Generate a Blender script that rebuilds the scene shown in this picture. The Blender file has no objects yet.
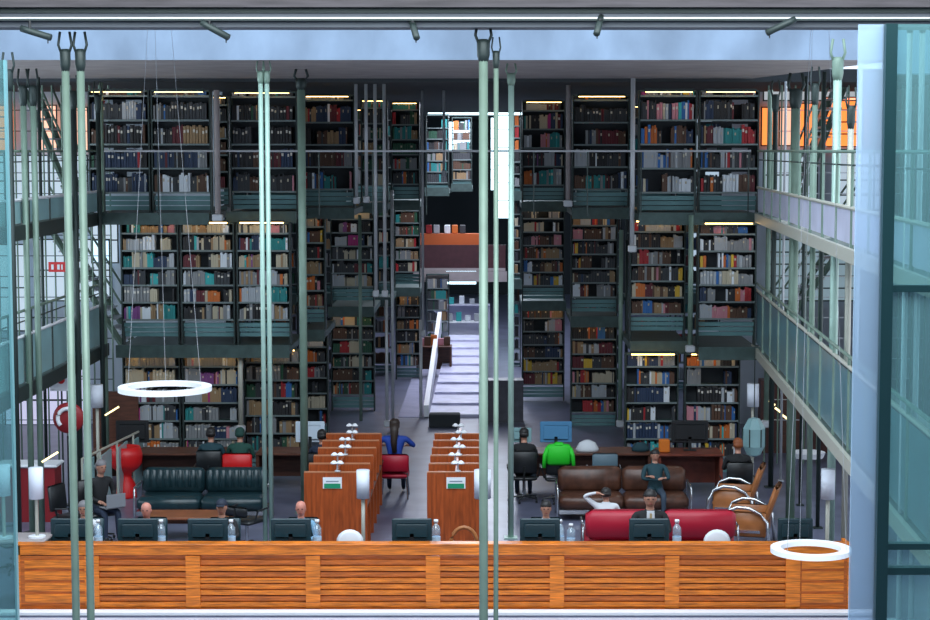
import bpy, math, random
from mathutils import Vector, Matrix
R = random.Random(11)
F = 1850.0; CX = 490.0; EYE = 6.4; P = math.atan(160/1850.0)
col = bpy.context.scene.collection
def W(px, py, Y):
    a=(px-CX)/F; b=(310-py)/F
    d=Vector((a, math.cos(P)+b*math.sin(P), -math.sin(P)+b*math.cos(P)))
    t=Y/d.y
    return Vector((0,0,EYE))+d*t
def WZ(px, py, z):
    a=(px-CX)/F; b=(310-py)/F
    d=Vector((a, math.cos(P)+b*math.sin(P), -math.sin(P)+b*math.cos(P)))
    t=(z-EYE)/d.z
    return Vector((0,0,EYE))+d*t
def XS(px, s): return (px-CX)/s          # lateral position at a distance of F/s

# ---------------------------------------------------------------- materials
MATS={}
def M(name, c=(.5,.5,.5), rough=.6, metal=0, emit=0, noise=0, scale=6, stretch=(1,1,1), bump=0, spec=.5, ecol=None):
    if name in MATS: return MATS[name]
    m=bpy.data.materials.new(name); m.use_nodes=True; nt=m.node_tree; b=nt.nodes['Principled BSDF']
    b.inputs['Base Color'].default_value=(*c,1); b.inputs['Roughness'].default_value=rough
    b.inputs['Metallic'].default_value=metal; b.inputs['Specular IOR Level'].default_value=spec
    if emit:
        b.inputs['Emission Color'].default_value=(*(ecol or c),1); b.inputs['Emission Strength'].default_value=emit
    if noise or bump:
        tc=nt.nodes.new('ShaderNodeTexCoord'); mp=nt.nodes.new('ShaderNodeMapping'); n=nt.nodes.new('ShaderNodeTexNoise')
        mp.inputs['Scale'].default_value=stretch; n.inputs['Scale'].default_value=scale; n.inputs['Detail'].default_value=6
        nt.links.new(tc.outputs['Object'],mp.inputs[0]); nt.links.new(mp.outputs[0],n.inputs[0])
        if noise:
            r=nt.nodes.new('ShaderNodeValToRGB')
            r.color_ramp.elements[0].position=.3; r.color_ramp.elements[1].position=.7
            r.color_ramp.elements[0].color=(*[max(0,x*(1-noise)) for x in c],1)
            r.color_ramp.elements[1].color=(*[min(1,x*(1+noise)) for x in c],1)
            nt.links.new(n.outputs['Fac'],r.inputs[0]); nt.links.new(r.outputs[0],b.inputs['Base Color'])
        if bump:
            bp=nt.nodes.new('ShaderNodeBump'); bp.inputs['Strength'].default_value=bump; bp.inputs['Distance'].default_value=.02
            nt.links.new(n.outputs['Fac'],bp.inputs['Height']); nt.links.new(bp.outputs[0],b.inputs['Normal'])
    MATS[name]=m; return m
def glassmat(name, c, gloss=.08, alpha_diff=0.0, dc=(.5,.7,.8)):
    m=bpy.data.materials.new(name); m.use_nodes=True; nt=m.node_tree; nt.nodes.clear()
    o=nt.nodes.new('ShaderNodeOutputMaterial'); t=nt.nodes.new('ShaderNodeBsdfTransparent'); g=nt.nodes.new('ShaderNodeBsdfGlossy')
    t.inputs[0].default_value=(*c,1); g.inputs['Roughness'].default_value=.05; g.inputs[0].default_value=(.9,1,1,1)
    mx=nt.nodes.new('ShaderNodeMixShader'); mx.inputs[0].default_value=gloss
    nt.links.new(t.outputs[0],mx.inputs[1]); nt.links.new(g.outputs[0],mx.inputs[2]); last=mx
    if alpha_diff:
        d=nt.nodes.new('ShaderNodeBsdfDiffuse'); d.inputs[0].default_value=(*dc,1)
        m2=nt.nodes.new('ShaderNodeMixShader'); m2.inputs[0].default_value=alpha_diff
        nt.links.new(mx.outputs[0],m2.inputs[1]); nt.links.new(d.outputs[0],m2.inputs[2]); last=m2
    nt.links.new(last.outputs[0],o.inputs[0]); MATS[name]=m; return m

steel=M('green_grey_steel',(.17,.25,.2),.45,.2,noise=.15,scale=3)
steel_l=M('pale_green_steel',(.36,.52,.45),.4,.2,noise=.1,scale=3)
steel_w=M('pale_painted_steel',(.5,.52,.55),.4,.2)
steel_d=M('dark_steel',(.025,.04,.038),.5,.3)
steel_b=M('warm_pale_steel',(.42,.42,.36),.45,.1)
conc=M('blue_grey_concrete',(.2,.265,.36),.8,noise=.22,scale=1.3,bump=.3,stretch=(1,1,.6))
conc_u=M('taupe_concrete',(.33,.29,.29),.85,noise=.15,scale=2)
beam=M('grey_beam',(.09,.11,.13),.6,noise=.2,scale=3,stretch=(.3,1,4))
beam_l=M('brown_grey_beam',(.05,.045,.05),.7,noise=.4,scale=4,stretch=(.5,1,6))
white=M('white_paint',(.78,.8,.84),.5)
wallp=M('pale_wall',(.62,.7,.78),.8,noise=.08,scale=1.2)
wallg=M('grey_wall',(.46,.5,.56),.8,noise=.15,scale=1.2)
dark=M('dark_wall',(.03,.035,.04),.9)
teal=M('teal_panel',(.13,.27,.28),.3,noise=.12,scale=2)
teal_l=M('pale_teal_panel',(.25,.42,.44),.3,noise=.12,scale=2)
lav=M('lavender_panel',(.45,.46,.58),.5,noise=.1,scale=2)
deckm=M('deck_steel',(.05,.085,.08),.5,.2,noise=.2)
floorm=M('blue_grey_floor',(.13,.14,.21),.32,noise=.25,scale=1.6)
floorb=M('pale_stone_floor',(.52,.53,.6),.4,noise=.1,scale=2)
wood=M('orange_wood',(.66,.17,.012),.35,noise=.55,scale=5,stretch=(.55,1,9))
wood_d=M('dark_orange_wood',(.48,.11,.01),.4,noise=.45,scale=5,stretch=(.6,1,10))
wood_v=M('upright_wood',(.33,.065,.014),.35,noise=.35,scale=5,stretch=(5,1,.5))
wood_b=M('brown_wood',(.1,.035,.02),.45,noise=.35,scale=5,stretch=(.6,1,4))
leather_k=M('black_leather',(.01,.03,.037),.3,noise=.2,bump=.1,scale=10)
leather_b=M('brown_leather',(.075,.03,.018),.35,noise=.35,bump=.1,scale=8)
red=M('red_upholstery',(.42,.008,.03),.45)
redp=M('bright_red',(.6,.01,.012),.4)
tan=M('tan_shell',(.36,.13,.04),.35,noise=.2)
black=M('black_plastic',(.012,.014,.016),.4)
moni=M('monitor_shell',(.012,.04,.052),.35)
chrome=M('chrome',(.6,.63,.66),.2,.9)
milky=M('milky_window',(.6,.7,.75),.5,emit=.42,ecol=(.7,.85,1))
lampw=M('white_lampshade',(.72,.76,.85),.5)
lampe=M('lit_ring',(.7,.75,.8),.5,emit=.22)
warm=M('warm_tube',(1,.75,.35),.5,emit=7,ecol=(1,.6,.2))
yellow_e=M('yellow_lamp',(1,.85,.4),.5,emit=1.6,ecol=(1,.85,.4))
orange_e=M('orange_window',(1,.35,.1),.5,emit=1.15,ecol=(1,.24,.05))
peach_e=M('peach_window',(1,.6,.45),.5,emit=.9,ecol=(1,.52,.36))
sky_e=M('daylit_window',(.8,.95,1),.5,emit=2.6,ecol=(.62,.88,1))
skin=M('skin',(.45,.22,.15),.5)
hair_k=M('black_hair',(.012,.01,.01),.5)
hair_g=M('grey_hair',(.18,.17,.18),.6)
glass_t=glassmat('teal_glass',(.58,.8,.8),.08,.16,(.32,.6,.62))
glass_e=glassmat('glass_edge',(.8,.9,1),.1,.42,(.5,.66,.8))
glass_p=glassmat('clear_plastic',(.75,.85,.92),.12,.25,(.7,.8,.9))

# ---------------------------------------------------------------- mesh builder
class MB:
    def __init__(s): s.v=[]; s.f=[]; s.mi=[]
    def face(s,pts,mi=0):
        n=len(s.v); s.v+= [tuple(p) for p in pts]; s.f.append(tuple(range(n,n+len(pts)))); s.mi.append(mi)
    def box(s,a,b,mi=0,bev=0,rot=None,org=None):
        x0,x1=sorted((a[0],b[0])); y0,y1=sorted((a[1],b[1])); z0,z1=sorted((a[2],b[2]))
        e=min(bev,(x1-x0)*.45,(y1-y0)*.45,(z1-z0)*.45)
        n=len(s.v)
        if e<=0:
            c=[(x0,y0,z0),(x1,y0,z0),(x1,y1,z0),(x0,y1,z0),(x0,y0,z1),(x1,y0,z1),(x1,y1,z1),(x0,y1,z1)]
            fs=[(0,3,2,1),(4,5,6,7),(0,1,5,4),(1,2,6,5),(2,3,7,6),(3,0,4,7)]
        else:
            c=[]
            for (z,i) in ((z0,e),(z0+e,0),(z1-e,0),(z1,e)):
                X0,X1,Y0,Y1=x0+i,x1-i,y0+i,y1-i
                c+=[(X0+e,Y0,z),(X1-e,Y0,z),(X1,Y0+e,z),(X1,Y1-e,z),(X1-e,Y1,z),(X0+e,Y1,z),(X0,Y1-e,z),(X0,Y0+e,z)]
            fs=[tuple(reversed(range(8))),tuple(range(24,32))]
            for k in range(3):
                for j in range(8): fs.append((k*8+j,k*8+(j+1)%8,(k+1)*8+(j+1)%8,(k+1)*8+j))
        if rot is not None:
            o=Vector(org) if org is not None else Vector(((x0+x1)/2,(y0+y1)/2,(z0+z1)/2))
            c=[tuple(rot@(Vector(p)-o)+o) for p in c]
        s.v+=c
        for q in fs: s.f.append(tuple(n+i for i in q)); s.mi.append(mi)
        return s
    def tube(s,pts,r,mi=0,seg=8,r2=None):
        pts=[Vector(p) for p in pts]; rings=[]
        for i,p in enumerate(pts):
            d=(pts[min(i+1,len(pts)-1)]-pts[max(i-1,0)]).normalized()
            u=d.cross(Vector((0,0,1)) if abs(d.z)<.9 else Vector((1,0,0))).normalized(); w=d.cross(u)
            rr=r if r2 is None else r+(r2-r)*i/(len(pts)-1)
            n=len(s.v); rings.append(n)
            for k in range(seg):
                a=2*math.pi*k/seg; s.v.append(tuple(p+u*(rr*math.cos(a))+w*(rr*math.sin(a))))
        for i in range(len(rings)-1):
            for k in range(seg):
                a,b=rings[i],rings[i+1]; s.f.append((a+k,a+(k+1)%seg,b+(k+1)%seg,b+k)); s.mi.append(mi)
        s.f.append(tuple(rings[0]+k for k in reversed(range(seg)))); s.mi.append(mi)
        s.f.append(tuple(rings[-1]+k for k in range(seg))); s.mi.append(mi)
        return s
    def lathe(s,prof,c=(0,0,0),mi=0,seg=16,sx=1,sy=1):
        rings=[]
        for (r,z) in prof:
            n=len(s.v); rings.append(n)
            for k in range(seg):
                a=2*math.pi*k/seg; s.v.append((c[0]+sx*r*math.cos(a),c[1]+sy*r*math.sin(a),c[2]+z))
        for i in range(len(rings)-1):
            for k in range(seg):
                a,b=rings[i],rings[i+1]; s.f.append((a+k,a+(k+1)%seg,b+(k+1)%seg,b+k)); s.mi.append(mi)
        s.f.append(tuple(rings[0]+k for k in reversed(range(seg)))); s.mi.append(mi)
        s.f.append(tuple(rings[-1]+k for k in range(seg))); s.mi.append(mi)
        return s
    def sweep(s,prof,path,mi=0):   # closed profile in local (x,z) moved along path of points (pushes along y)
        pass
    def build(s,name,mats,parent=None,smooth=False,loc=None):
        me=bpy.data.meshes.new(name); 
        vs=s.v
        if loc is not None: vs=[(x-loc[0],y-loc[1],z-loc[2]) for x,y,z in s.v]
        me.from_pydata(vs,[],s.f)
        for m in (mats if isinstance(mats,(list,tuple)) else [mats]): me.materials.append(m)
        me.polygons.foreach_set('material_index',s.mi)
        if smooth: me.polygons.foreach_set('use_smooth',[True]*len(s.f))
        me.update(); o=bpy.data.objects.new(name,me); col.objects.link(o)
        if loc is not None: o.location=loc
        if parent: o.parent=parent
        return o
def tag(o,label,cat,group=None,kind=None):
    if label: o['label']=label
    if cat: o['category']=cat
    if group: o['group']=group
    if kind: o['kind']=kind
    return o
def thing(name,label,cat,loc=(0,0,0),rz=0,group=None):
    o=bpy.data.objects.new(name,None); col.objects.link(o); o.location=loc; o.rotation_euler=(0,0,rz); o.empty_display_size=.1
    return tag(o,label,cat,group)
def dup(r,loc,rz,label,group=None):
    c=r.copy(); col.objects.link(c); c.location=loc; c.rotation_euler=(0,0,rz); c['label']=label
    if group: c['group']=group
    for ch in list(r.children):
        k=ch.copy(); col.objects.link(k); k.parent=c
        for g in ch.children:
            j=g.copy(); col.objects.link(j); j.parent=k
    return c
def struct(name,mb,m,label=None):
    o=mb.build(name,m); o['kind']='structure'
    if label: o['label']=label
    return o
def bx(a,b,**k): return MB().box(a,b,**k)
ORD=['','first','second','third','fourth','fifth','sixth','seventh','eighth','ninth','tenth','eleventh','twelfth','thirteenth','fourteenth','fifteenth','sixteenth','seventeenth','eighteenth','nineteenth','twentieth']
def ordn(n): return ORD[n] if n<=20 else ('twenty-'+ORD[n-20] if n<30 else 'thirty-'+ORD[n-29] if n<39 else 'last')

ZU,ZM,ZG,ZT=5.16,2.58,0.0,7.74

# ================================================================= THE SETTING
struct('floor',bx((-16,-1,-.2),(13,90,0)),floorm)
struct('floor_apron',bx((-7.2,18,0),(5.6,24.9,.012)),floorb)
struct('floor_aisle',bx((-2.2,44,0),(-.1,80,.02)),M('daylit_aisle',(.42,.42,.58),.25,noise=.15,scale=2))  # daylight on the aisle floor is put into this brighter colour
struct('wall_left',bx((-14.2,-1,0),(-14,90,12)),wallp)
struct('wall_right',bx((9,-1,0),(9.2,44,12)),wallg)
struct('wall_rear',bx((-14,-2.2,0),(13,-2,12)),wallg)
# ceiling slab hung over the front of the stacks (underside taupe, front face lit concrete)
def ceilingslab():
    m=MB()
    L,Rr,Rf=-14,5.15,6.6
    y0,y1=29.1,36.6
    z0=ZT+.06
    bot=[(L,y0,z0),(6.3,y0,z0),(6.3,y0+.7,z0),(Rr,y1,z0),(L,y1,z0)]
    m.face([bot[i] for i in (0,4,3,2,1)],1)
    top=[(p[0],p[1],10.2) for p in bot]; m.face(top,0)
    for i in range(5):
        j=(i+1)%5; m.face([bot[i],bot[j],top[j],top[i]],0)
    return m
struct('ceiling',ceilingslab(),[conc,conc_u])
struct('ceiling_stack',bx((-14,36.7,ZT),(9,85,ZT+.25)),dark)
# front-face right continuation of concrete beyond the glass
struct('trim_1',bx((6.32,29.1,ZT-.15),(9,29.6,10.2)),conc)
# end walls behind side galleries
m=bx((-14,43,0),(-6.2,43.2,12)); struct('wall_back_left',m,wallp)
m=bx((5.4,43,0),(9,43.2,12)); struct('wall_back_right',m,wallg)
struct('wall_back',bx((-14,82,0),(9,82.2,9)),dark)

# foreground lintel bands at the top of the view (Y about 14)
Yb=14.0
def zb(py): return W(400,py,Yb).z
m=MB(); m.box((-6,Yb-.1,zb(8)),(6,Yb+.5,9.2)); struct('trim_2',m,beam_l)
m=MB(); m.box((-6,Yb-.02,zb(13)),(6,Yb+.4,zb(8.2))); struct('trim_3',m,steel_d)
m=MB(); m.box((-6,Yb,zb(17.5)),(6,Yb+.35,zb(13.2))); struct('trim_4',m,beam)
m=MB(); m.box((-6,Yb-.02,zb(18.9)),(6,Yb+.3,zb(17.4)));
struct('trim_5',m,white)
m=MB(); m.box((-6,Yb-.05,zb(21)),(6,Yb+.3,zb(19))); struct('trim_6',m,steel_d)
m=MB(); m.box((-6,Yb+.02,zb(27)),(6,Yb+.35,zb(21.1))); struct('trim_7',m,beam)
struct('ceiling_front',bx((-6,Yb+.5,8.6),(6,18.5,9.2)),beam)

# ================================================================= SIDE GALLERIES
def gx_right(Y): return 5.2+(Y-36.3)*.053
def gx_left(Y): return -7.55
def gallery(side,z,name_txt,par_h,par_m,edge_m,pz0=0.06):
    fx=gx_right if side>0 else gx_left
    Ya,Ybk=16.0,36.2
    out=8.95 if side>0 else -13.95
    # deck
    m=MB(); p=[(fx(Ya),Ya),(fx(Ybk),Ybk),(fx(Ybk),43),(out,43),(out,Ya)]
    a=[(x,y,z-.12) for x,y in p]; b=[(x,y,z) for x,y in p]
    # narrow deck: only 1.5 m wide so daylight comes down beside it
    wd=1.6*side
    p=[(fx(Ya),Ya),(fx(Ybk),Ybk),(fx(Ybk)+wd,Ybk),(fx(Ya)+wd,Ya)]
    a=[(x,y,z-.12) for x,y in p]; b=[(x,y,z) for x,y in p]
    m.face(a); m.face(b)
    for i in range(4): j=(i+1)%4; m.face([a[i],a[j],b[j],b[i]])
    o=struct('floor_gallery',m,deckm)
    # edge beam
    m=MB(); t=.06*side
    for (za,zb_) in ((z-.15,z+.02),) if side>0 else ((z-.2,z+.04),):
        p=[(fx(Ya)-t,Ya),(fx(Ybk)-t,Ybk),(fx(Ybk),Ybk),(fx(Ya),Ya)]
        a=[(x,y,za) for x,y in p]; b=[(x,y,zb_) for x,y in p]; m.face(a); m.face(b)
        for i in range(4): j=(i+1)%4; m.face([a[i],a[j],b[j],b[i]])
    struct('trim_8',m,edge_m)
    # railing thing
    r=thing('gallery_railing','%s railing with %s panels along the %s gallery'%(name_txt,'teal' if par_m in (teal,teal_l) else 'pale lavender','right' if side>0 else 'left'),'railing',(fx(30),30,z))
    N=14
    for k in range(N):
        y0=Ya+(Ybk-Ya)*k/N; y1=Ya+(Ybk-Ya)*(k+1)/N
        q=MB(); g=.05; x0,x1=fx(y0)+.03*side,fx(y1)+.03*side
        pts=[(x0,y0+g),(x1,y1-g),(x1+.03*side,y1-g),(x0+.03*side,y0+g)]
        a=[(x-fx(30),y-30,pz0) for x,y in pts]; b=[(x-fx(30),y-30,pz0+par_h) for x,y in pts]; q.face(a); q.face(b)
        for i in range(4): j=(i+1)%4; q.face([a[i],a[j],b[j],b[i]])
        q.build('panel',par_m,r)
        q=MB(); q.tube([(x0-fx(30),y0-30,-.05),(x0-fx(30),y0-30,1.2)],.022,seg=6); q.build('post',steel_d if side<0 else steel,r)
    for h,mm,rr in ((par_h+pz0+.03,white if side<0 else steel_b,.028),(1.22,steel,.024),(1.05,steel_d,.012)):
        q=MB(); q.tube([(fx(Ya)-fx(30)+.03*side,Ya-30,h),(fx(Ybk)-fx(30)+.03*side,Ybk-30,h)],rr,seg=6); q.build('handrail',mm,r)
    return r
gallery(-1,ZU,'upper',.35,teal_l,steel_d)
gallery(-1,ZM,'middle',.72,teal_l,steel_d)
gallery(1,ZU,'upper',.42,lav,steel_b)
gallery(1,ZM,'middle',1.0,M('deep_teal_panel',(.09,.19,.22),.3,noise=.15,scale=2),steel_b)

# tall gallery poles
def pole(px_y_s,side,z0,z1,r,m,label,pair=0,fork=True,cl=1.0,cat='pole',lean=0,Y=None,X=None,name='steel_pole',group=None):
    t=thing(name,label,cat,(X,Y,z0),0,group)
    h=z1-z0
    for d in ([-pair/2,pair/2] if pair else [0]):
        q=MB(); q.tube([(d,0,0),(d,0,h-(.55*cl if fork else 0))],r,seg=10); q.build('shaft',m,t,True)
    if fork:
        q=MB(); hh=h-.6*cl
        for d in ([-pair/2,pair/2] if pair else [0]):
            q.lathe([(r*1.0,0),(r*1.35,.1*cl),(r*1.4,.28*cl),(r*.9,.34*cl)],(d,0,hh),seg=10)
            for e in (-1,1): q.tube([(d+e*r*.9,0,hh+.26*cl),(d+e*r*1.7,0,hh+.4*cl),(d+e*r*1.2,0,h)],r*.35,seg=6)
        q.build('fork_clamp',steel_d if m!=steel_l else steel,t,True)
    q=MB(); w=(pair/2+r*2.2) 
    q.box((-w,-r*2.2,0),(w,r*2.2,.02)); q.build('base_plate',m,t)
    return t
i=0
lw=['first','second','third','fourth','fifth','sixth','seventh']
for k,(px,Y,m_,r_,pr,zt,l) in enumerate(((911,19.3,steel_w,.03,.13,8.2,'pale paired column seen through the teal foreground glass'),(834,26.95,steel_l,.062,0,8.0,'pale green column carrying the right foreground pole lamp'),(848,26.75,steel_b,.045,0,7.3,'slim cream column close to the glass fin at right'),(812,29.2,steel,.045,0,7.7,'slim grey column between the pale green and dark right columns'),(793,31.6,steel,.08,0,7.7,'thick dark green column beside the right gallery'),(773,34.8,steel_d,.05,0,7.7,'thin dark column at the far end of the right gallery'))):
    pole(None,1,0,zt,r_,m_,l,pr,True,cat='column',Y=Y,X=W(px,300,Y).x,name='gallery_column')
for k,(px,Y,m_,r_,l) in enumerate(((803,33,steel_d,.03,'thin dark rod column left of the slim grey right column'),(821,31,steel_d,.035,'thin dark rod column between slim grey and pale green columns'),(783,35.5,steel_w,.025,'thin pale rod column near the right bookcases'),(857,28,steel_w,.03,'thin pale rod column behind the right counter end'),(43,33.4,steel_d,.03,'thin dark rod column left of the near paired pole'),(105,36,steel,.035,'thin grey rod column beside the left bookcases'))):
    pole(None,1,0,7.7,r_,m_,l,0,False,cat='column',Y=Y,X=W(px,300,Y).x,name='rod_column')
for k,(Y,m_,r_,pr,zt) in enumerate(((26.6,steel,.04,0,7.9),(28.7,steel_d,.055,0,7.9),(29.9,steel,.05,.16,7.7),(32.6,steel_d,.05,0,7.7),(35.2,steel_d,.045,0,7.7))):
    pole(None,-1,0,zt,r_,m_,'%s column beside the left gallery, counted from the camera'%lw[k],pr,True,cat='column',Y=Y,X=-7.42+(0.12 if k==3 else 0),name='gallery_column')
# foreground & middle poles
def pxpole(px,py,Y): p=W(px,py,Y); return p.x
pole(None,0,0,zb(30),.03,steel,'near paired green-grey pole at left in front of the wooden counter',.115,True,cl=.5,cat='pole',Y=14.2,X=W(78,330,14.2).x,name='tension_pole')
pole(None,0,0,zb(20),.036,steel,'thick near pole at picture centre in front of the counter',0,True,cl=.5,cat='pole',Y=14.2,X=W(483.5,330,14.2).x,name='tension_pole')
pole(None,0,0,zb(35),.02,steel,'thin pole just right of the thick centre pole',0,True,cl=.4,cat='pole',Y=14.25,X=W(496,330,14.25).x,name='tension_pole')
pole(None,0,0,ZT+.06,.038,steel_l,'bright pale-green paired pole behind the left monitors',.1,True,cl=.6,cat='pole',Y=29.4,X=W(266,300,29.4).x,name='tension_pole')
pole(None,0,0,ZT+.06,.07,steel,'grey-green pole left of the left carrels',0,True,cl=.6,cat='pole',Y=32.4,X=W(303,300,32.4).x,name='tension_pole')
pole(None,0,0,ZT+.06,.05,steel_l,'bright pale pole just right of the central aisle',0,True,cl=.6,cat='pole',Y=30.2,X=W(511,300,30.2).x,name='tension_pole')
# slim hanging tubes near stacks
for k,(px,ya,yb_,Y,r_,m_) in enumerate(((218,90,214,35.5,.055,conc_u),(356.5,80,197,38,.035,steel_w),(366.5,80,196,38,.035,steel_w),(376,80,290,38,.035,steel_w),(385,80,290,38,.035,steel_w),(423,85,330,42,.03,steel_w),(444,82,170,42,.03,steel_w),(568,82,200,38.5,.05,conc_u),(632,78,245,36,.045,steel_w),(387,300,420,40,.035,steel_w),(393,190,420,42,.035,steel_w),(241,345,425,36,.05,steel_b),(361,215,425,43.5,.04,steel),(620,230,420,38.5,.045,steel),(626,240,425,38.6,.03,steel_d),(690,215,345,35.6,.05,steel),(766,90,420,36,.05,steel),(421,320,430,44,.04,steel_w))):
    a=W(px,ya,Y); b=W(px,yb_,Y)
    t=thing('hanger_tube','slim %s vertical tube number %s along the bookstacks from the left'%('pale' if m_ in (steel_w,steel_b) else 'grey','x'),'tube',(b.x,Y,b.z))
    t['label']='slim %s vertical tube on the bookstacks, %s from the left'%('pale' if m_ in (steel_w,steel_b) else 'grey',ordn(1+sum(1 for q in (218,356.5,366.5,376,385,423,444,568,632,387,393,241,361,620,626,690,766,421) if q<px)))
    q=MB(); q.tube([(0,0,0),(0,0,a.z-b.z)],r_,seg=8); q.build('shaft',m_,t,True)
    q=MB(); q.box((-r_*1.8,-.12,-.14),(r_*1.8,.05,0),bev=.02); q.build('foot_bracket',steel_w,t)
# level rail crossing in front of the upper stacks
t=thing('guard_rail','long thin guard rail crossing in front of the upper stacks','railing',(-7.4,35.6,ZU))
q=MB(); q.tube([(0,0,1.22),(12.4,0,1.22)],.022,seg=6); q.build('handrail',steel_w,t)
for k in range(13):
    q=MB(); q.tube([(k*1.03,0,0),(k*1.03,0,1.22)],.014,seg=6); q.build('post',steel_d,t)

# ================================================================= BOOKS AND BOOKCASES
PAL={'black':(.012,.012,.014),'charcoal':(.03,.034,.04),'navy':(.012,.03,.075),'blue':(.02,.12,.35),'teal':(.01,.2,.2),'turquoise':(.03,.36,.36),
'green':(.01,.07,.035),'maroon':(.1,.008,.015),'red':(.34,.012,.018),'orange':(.5,.12,.015),'yellow':(.6,.38,.03),'brown':(.08,.035,.018),
'tan':(.28,.18,.09),'cream':(.45,.4,.29),'grey':(.2,.21,.22),'pale grey':(.36,.39,.42),'white':(.65,.7,.75),'pink':(.5,.2,.24),'purple':(.18,.05,.2),'magenta':(.35,.02,.16)}
PN=list(PAL); PM=[M('book_cover_'+n.replace(' ','_'),PAL[n],.55) for n in PN]
STY={'dark':dict(black=7,charcoal=6,navy=4,maroon=3,brown=3,red=1.6,green=1.2,teal=1,grey=2,tan=1.2,blue=.7,orange=.5,white=1.5,pink=.4,**{'pale grey':1.5}),
'grey':dict(grey=4,charcoal=2.4,black=2.2,cream=4,tan=2,turquoise=1.3,orange=1,maroon=1,magenta=.5,navy=1,white=2.6,teal=1.2,blue=.6,purple=.4,pink=.8,**{'pale grey':5}),
'warm':dict(brown=4,tan=3,yellow=1.2,orange=1.8,red=1.6,charcoal=3,black=4,maroon=2,grey=2,cream=1.5,white=1.4,blue=.9,navy=1,pink=.8,**{'pale grey':2}),
'bright':dict(white=2.5,pink=1.6,blue=1.4,orange=1.2,red=1.3,navy=1.6,charcoal=2,black=2.5,turquoise=.8,yellow=.7,cream=1.4,brown=1.2,magenta=.5,grey=2,**{'pale grey':2.6}),
'green':dict(charcoal=4,teal=2,green=2,grey=3,black=4,brown=3,orange=.7,blue=.9,cream=1,tan=1.5,red=.7)}
BOOKS=[]
def fill(bid,txt,sty,X0,X1,Yf,z,hmax,row,front):
    names=list(STY[sty]); wts=list(STY[sty].values())
    x=X0+.02; k=0
    while x<X1-.03:
        cn=R.choices(names,wts)[0]; run=R.randint(2,5) if cn in ('orange','red','yellow','magenta','blue','turquoise','white') else R.randint(3,11); hh=hmax*R.uniform(.68,.97); tk=R.choice((.024,.03,.036,.045,.06))
        if R.random()<.07: x+=R.uniform(.05,.3); continue
        for _ in range(run):
            w=tk*R.uniform(.85,1.15); 
            if x+w>X1-.02: x=9e9; break
            k+=1
            c=cn if R.random()<.82 else R.choices(names,wts)[0]
            h=hh*(R.uniform(.88,1.05))
            BOOKS.append(dict(x=x,w=w*.94,h=min(h,hmax*.98),d=R.uniform(.17,.21),y=Yf+R.uniform(.005,.03),z=z,c=c,k=k,row=row,txt=txt,front=front,b=bid,s=w*h/Yf**2))
            x+=w
DK=0
def bookcase(lv,p0,p1,s,rows,pitch,base,sty,txt,front=True,pm=None,light=True,z_off=0):
    Y=F/s; z0={'U':ZU,'M':ZM,'G':0}[lv]+z_off; X0,X1=XS(p0,s),XS(p1,s); D=.26
    cx=(X0+X1)/2; w=(X1-X0)/2
    t=thing('bookcase',txt,'bookcase',(cx,Y,z0+.001))
    H=2.4
    for e in (-1,1):
        q=MB(); q.box((e*w-(.03 if e>0 else 0),0,0),(e*w+(.03 if e<0 else 0),D,H)); 
        q.build('side_panel',steel_d,t)
    zs=[base+i*pitch for i in range(rows)]
    for i,z in enumerate(zs):
        q=MB(); q.box((-w+.03,0,z-.018),(w-.03,D,z)); q.box((-w+.03,-.012,z-.03),(w-.03,0,z+.004),1)
        q.build('shelf',[deckm,M('shelf_edge',(.16,.2,.2),.4,.2)],t)
        top=(zs[i+1]-.03 if i+1<rows else H)-z
        fill(id(t),txt,sty,X0+.03,X1-.03,Y+.002,z0+z,min(top,.39),rows-i,front)
    q=MB()
    for j in range(3): q.box((-w+.03,.1+.05*j,base-.06-.1*(j+1)),(w-.03,.13+.05*j,base-.08-.1*j))
    q.build('base_panel',pm or teal,t)
    q=MB(); q.box((-w+.03,0,H-.03),(w-.03,D,H)); q.build('top_panel',deckm,t)
    if front:
        q=MB()
        for i,z in enumerate(zs):
            zt=(zs[i+1]-.03 if i+1<rows else H-.03)
            if lv=='U' and p1<160 or (lv=='U' and p0==698):
                q.box((-w+.03,D,z),(w-.03,D+.015,zt-.14)); q.box((-w+.03,D,zt-.05),(w-.03,D+.015,zt))
                for (u,v) in ((0,.12),(.36,.58),(.86,1)): q.box((-w+.03+(2*w-.06)*u,D,zt-.14),(-w+.03+(2*w-.06)*v,D+.015,zt-.05))
            else: q.box((-w+.03,D,z),(w-.03,D+.015,zt))
        q.build('shade_back',dark,t)  # dark sheet added for the shaded depth behind the shelves
    # deck under the bay
    global DK; DK+=1; ez=DK*.0006; dk=MB(); dk.box((X0-.02,Y-.45,z0-.13-ez),(X1+.02,Y+(2.2 if front else 1.2),z0-ez)); dk.box((X0-.02-ez*.1,Y-.5-ez,z0-.2-ez),(X1+.02+ez*.1,Y-.45-ez,z0+.03+ez))
    if z0>0: struct('floor_stack_deck',dk,[deckm,deckm])
    if light:
        l=thing('strip_light','warm strip light over the '+txt,'light',(cx,Y-.2,z0+(2.405 if lv!='U' else 2.36)))
        l['label']='warm strip light above '+txt[:90]
        q=MB(); q.tube([(-w*.8,0,0),(w*.8,0,0)],.013 if lv!='U' else .007,seg=6); q.build('tube',warm,l)
        q=MB(); q.box((-w*.85,-.03,.014),(w*.85,.03,.06)); q.build('housing',steel_d,l)
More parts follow.
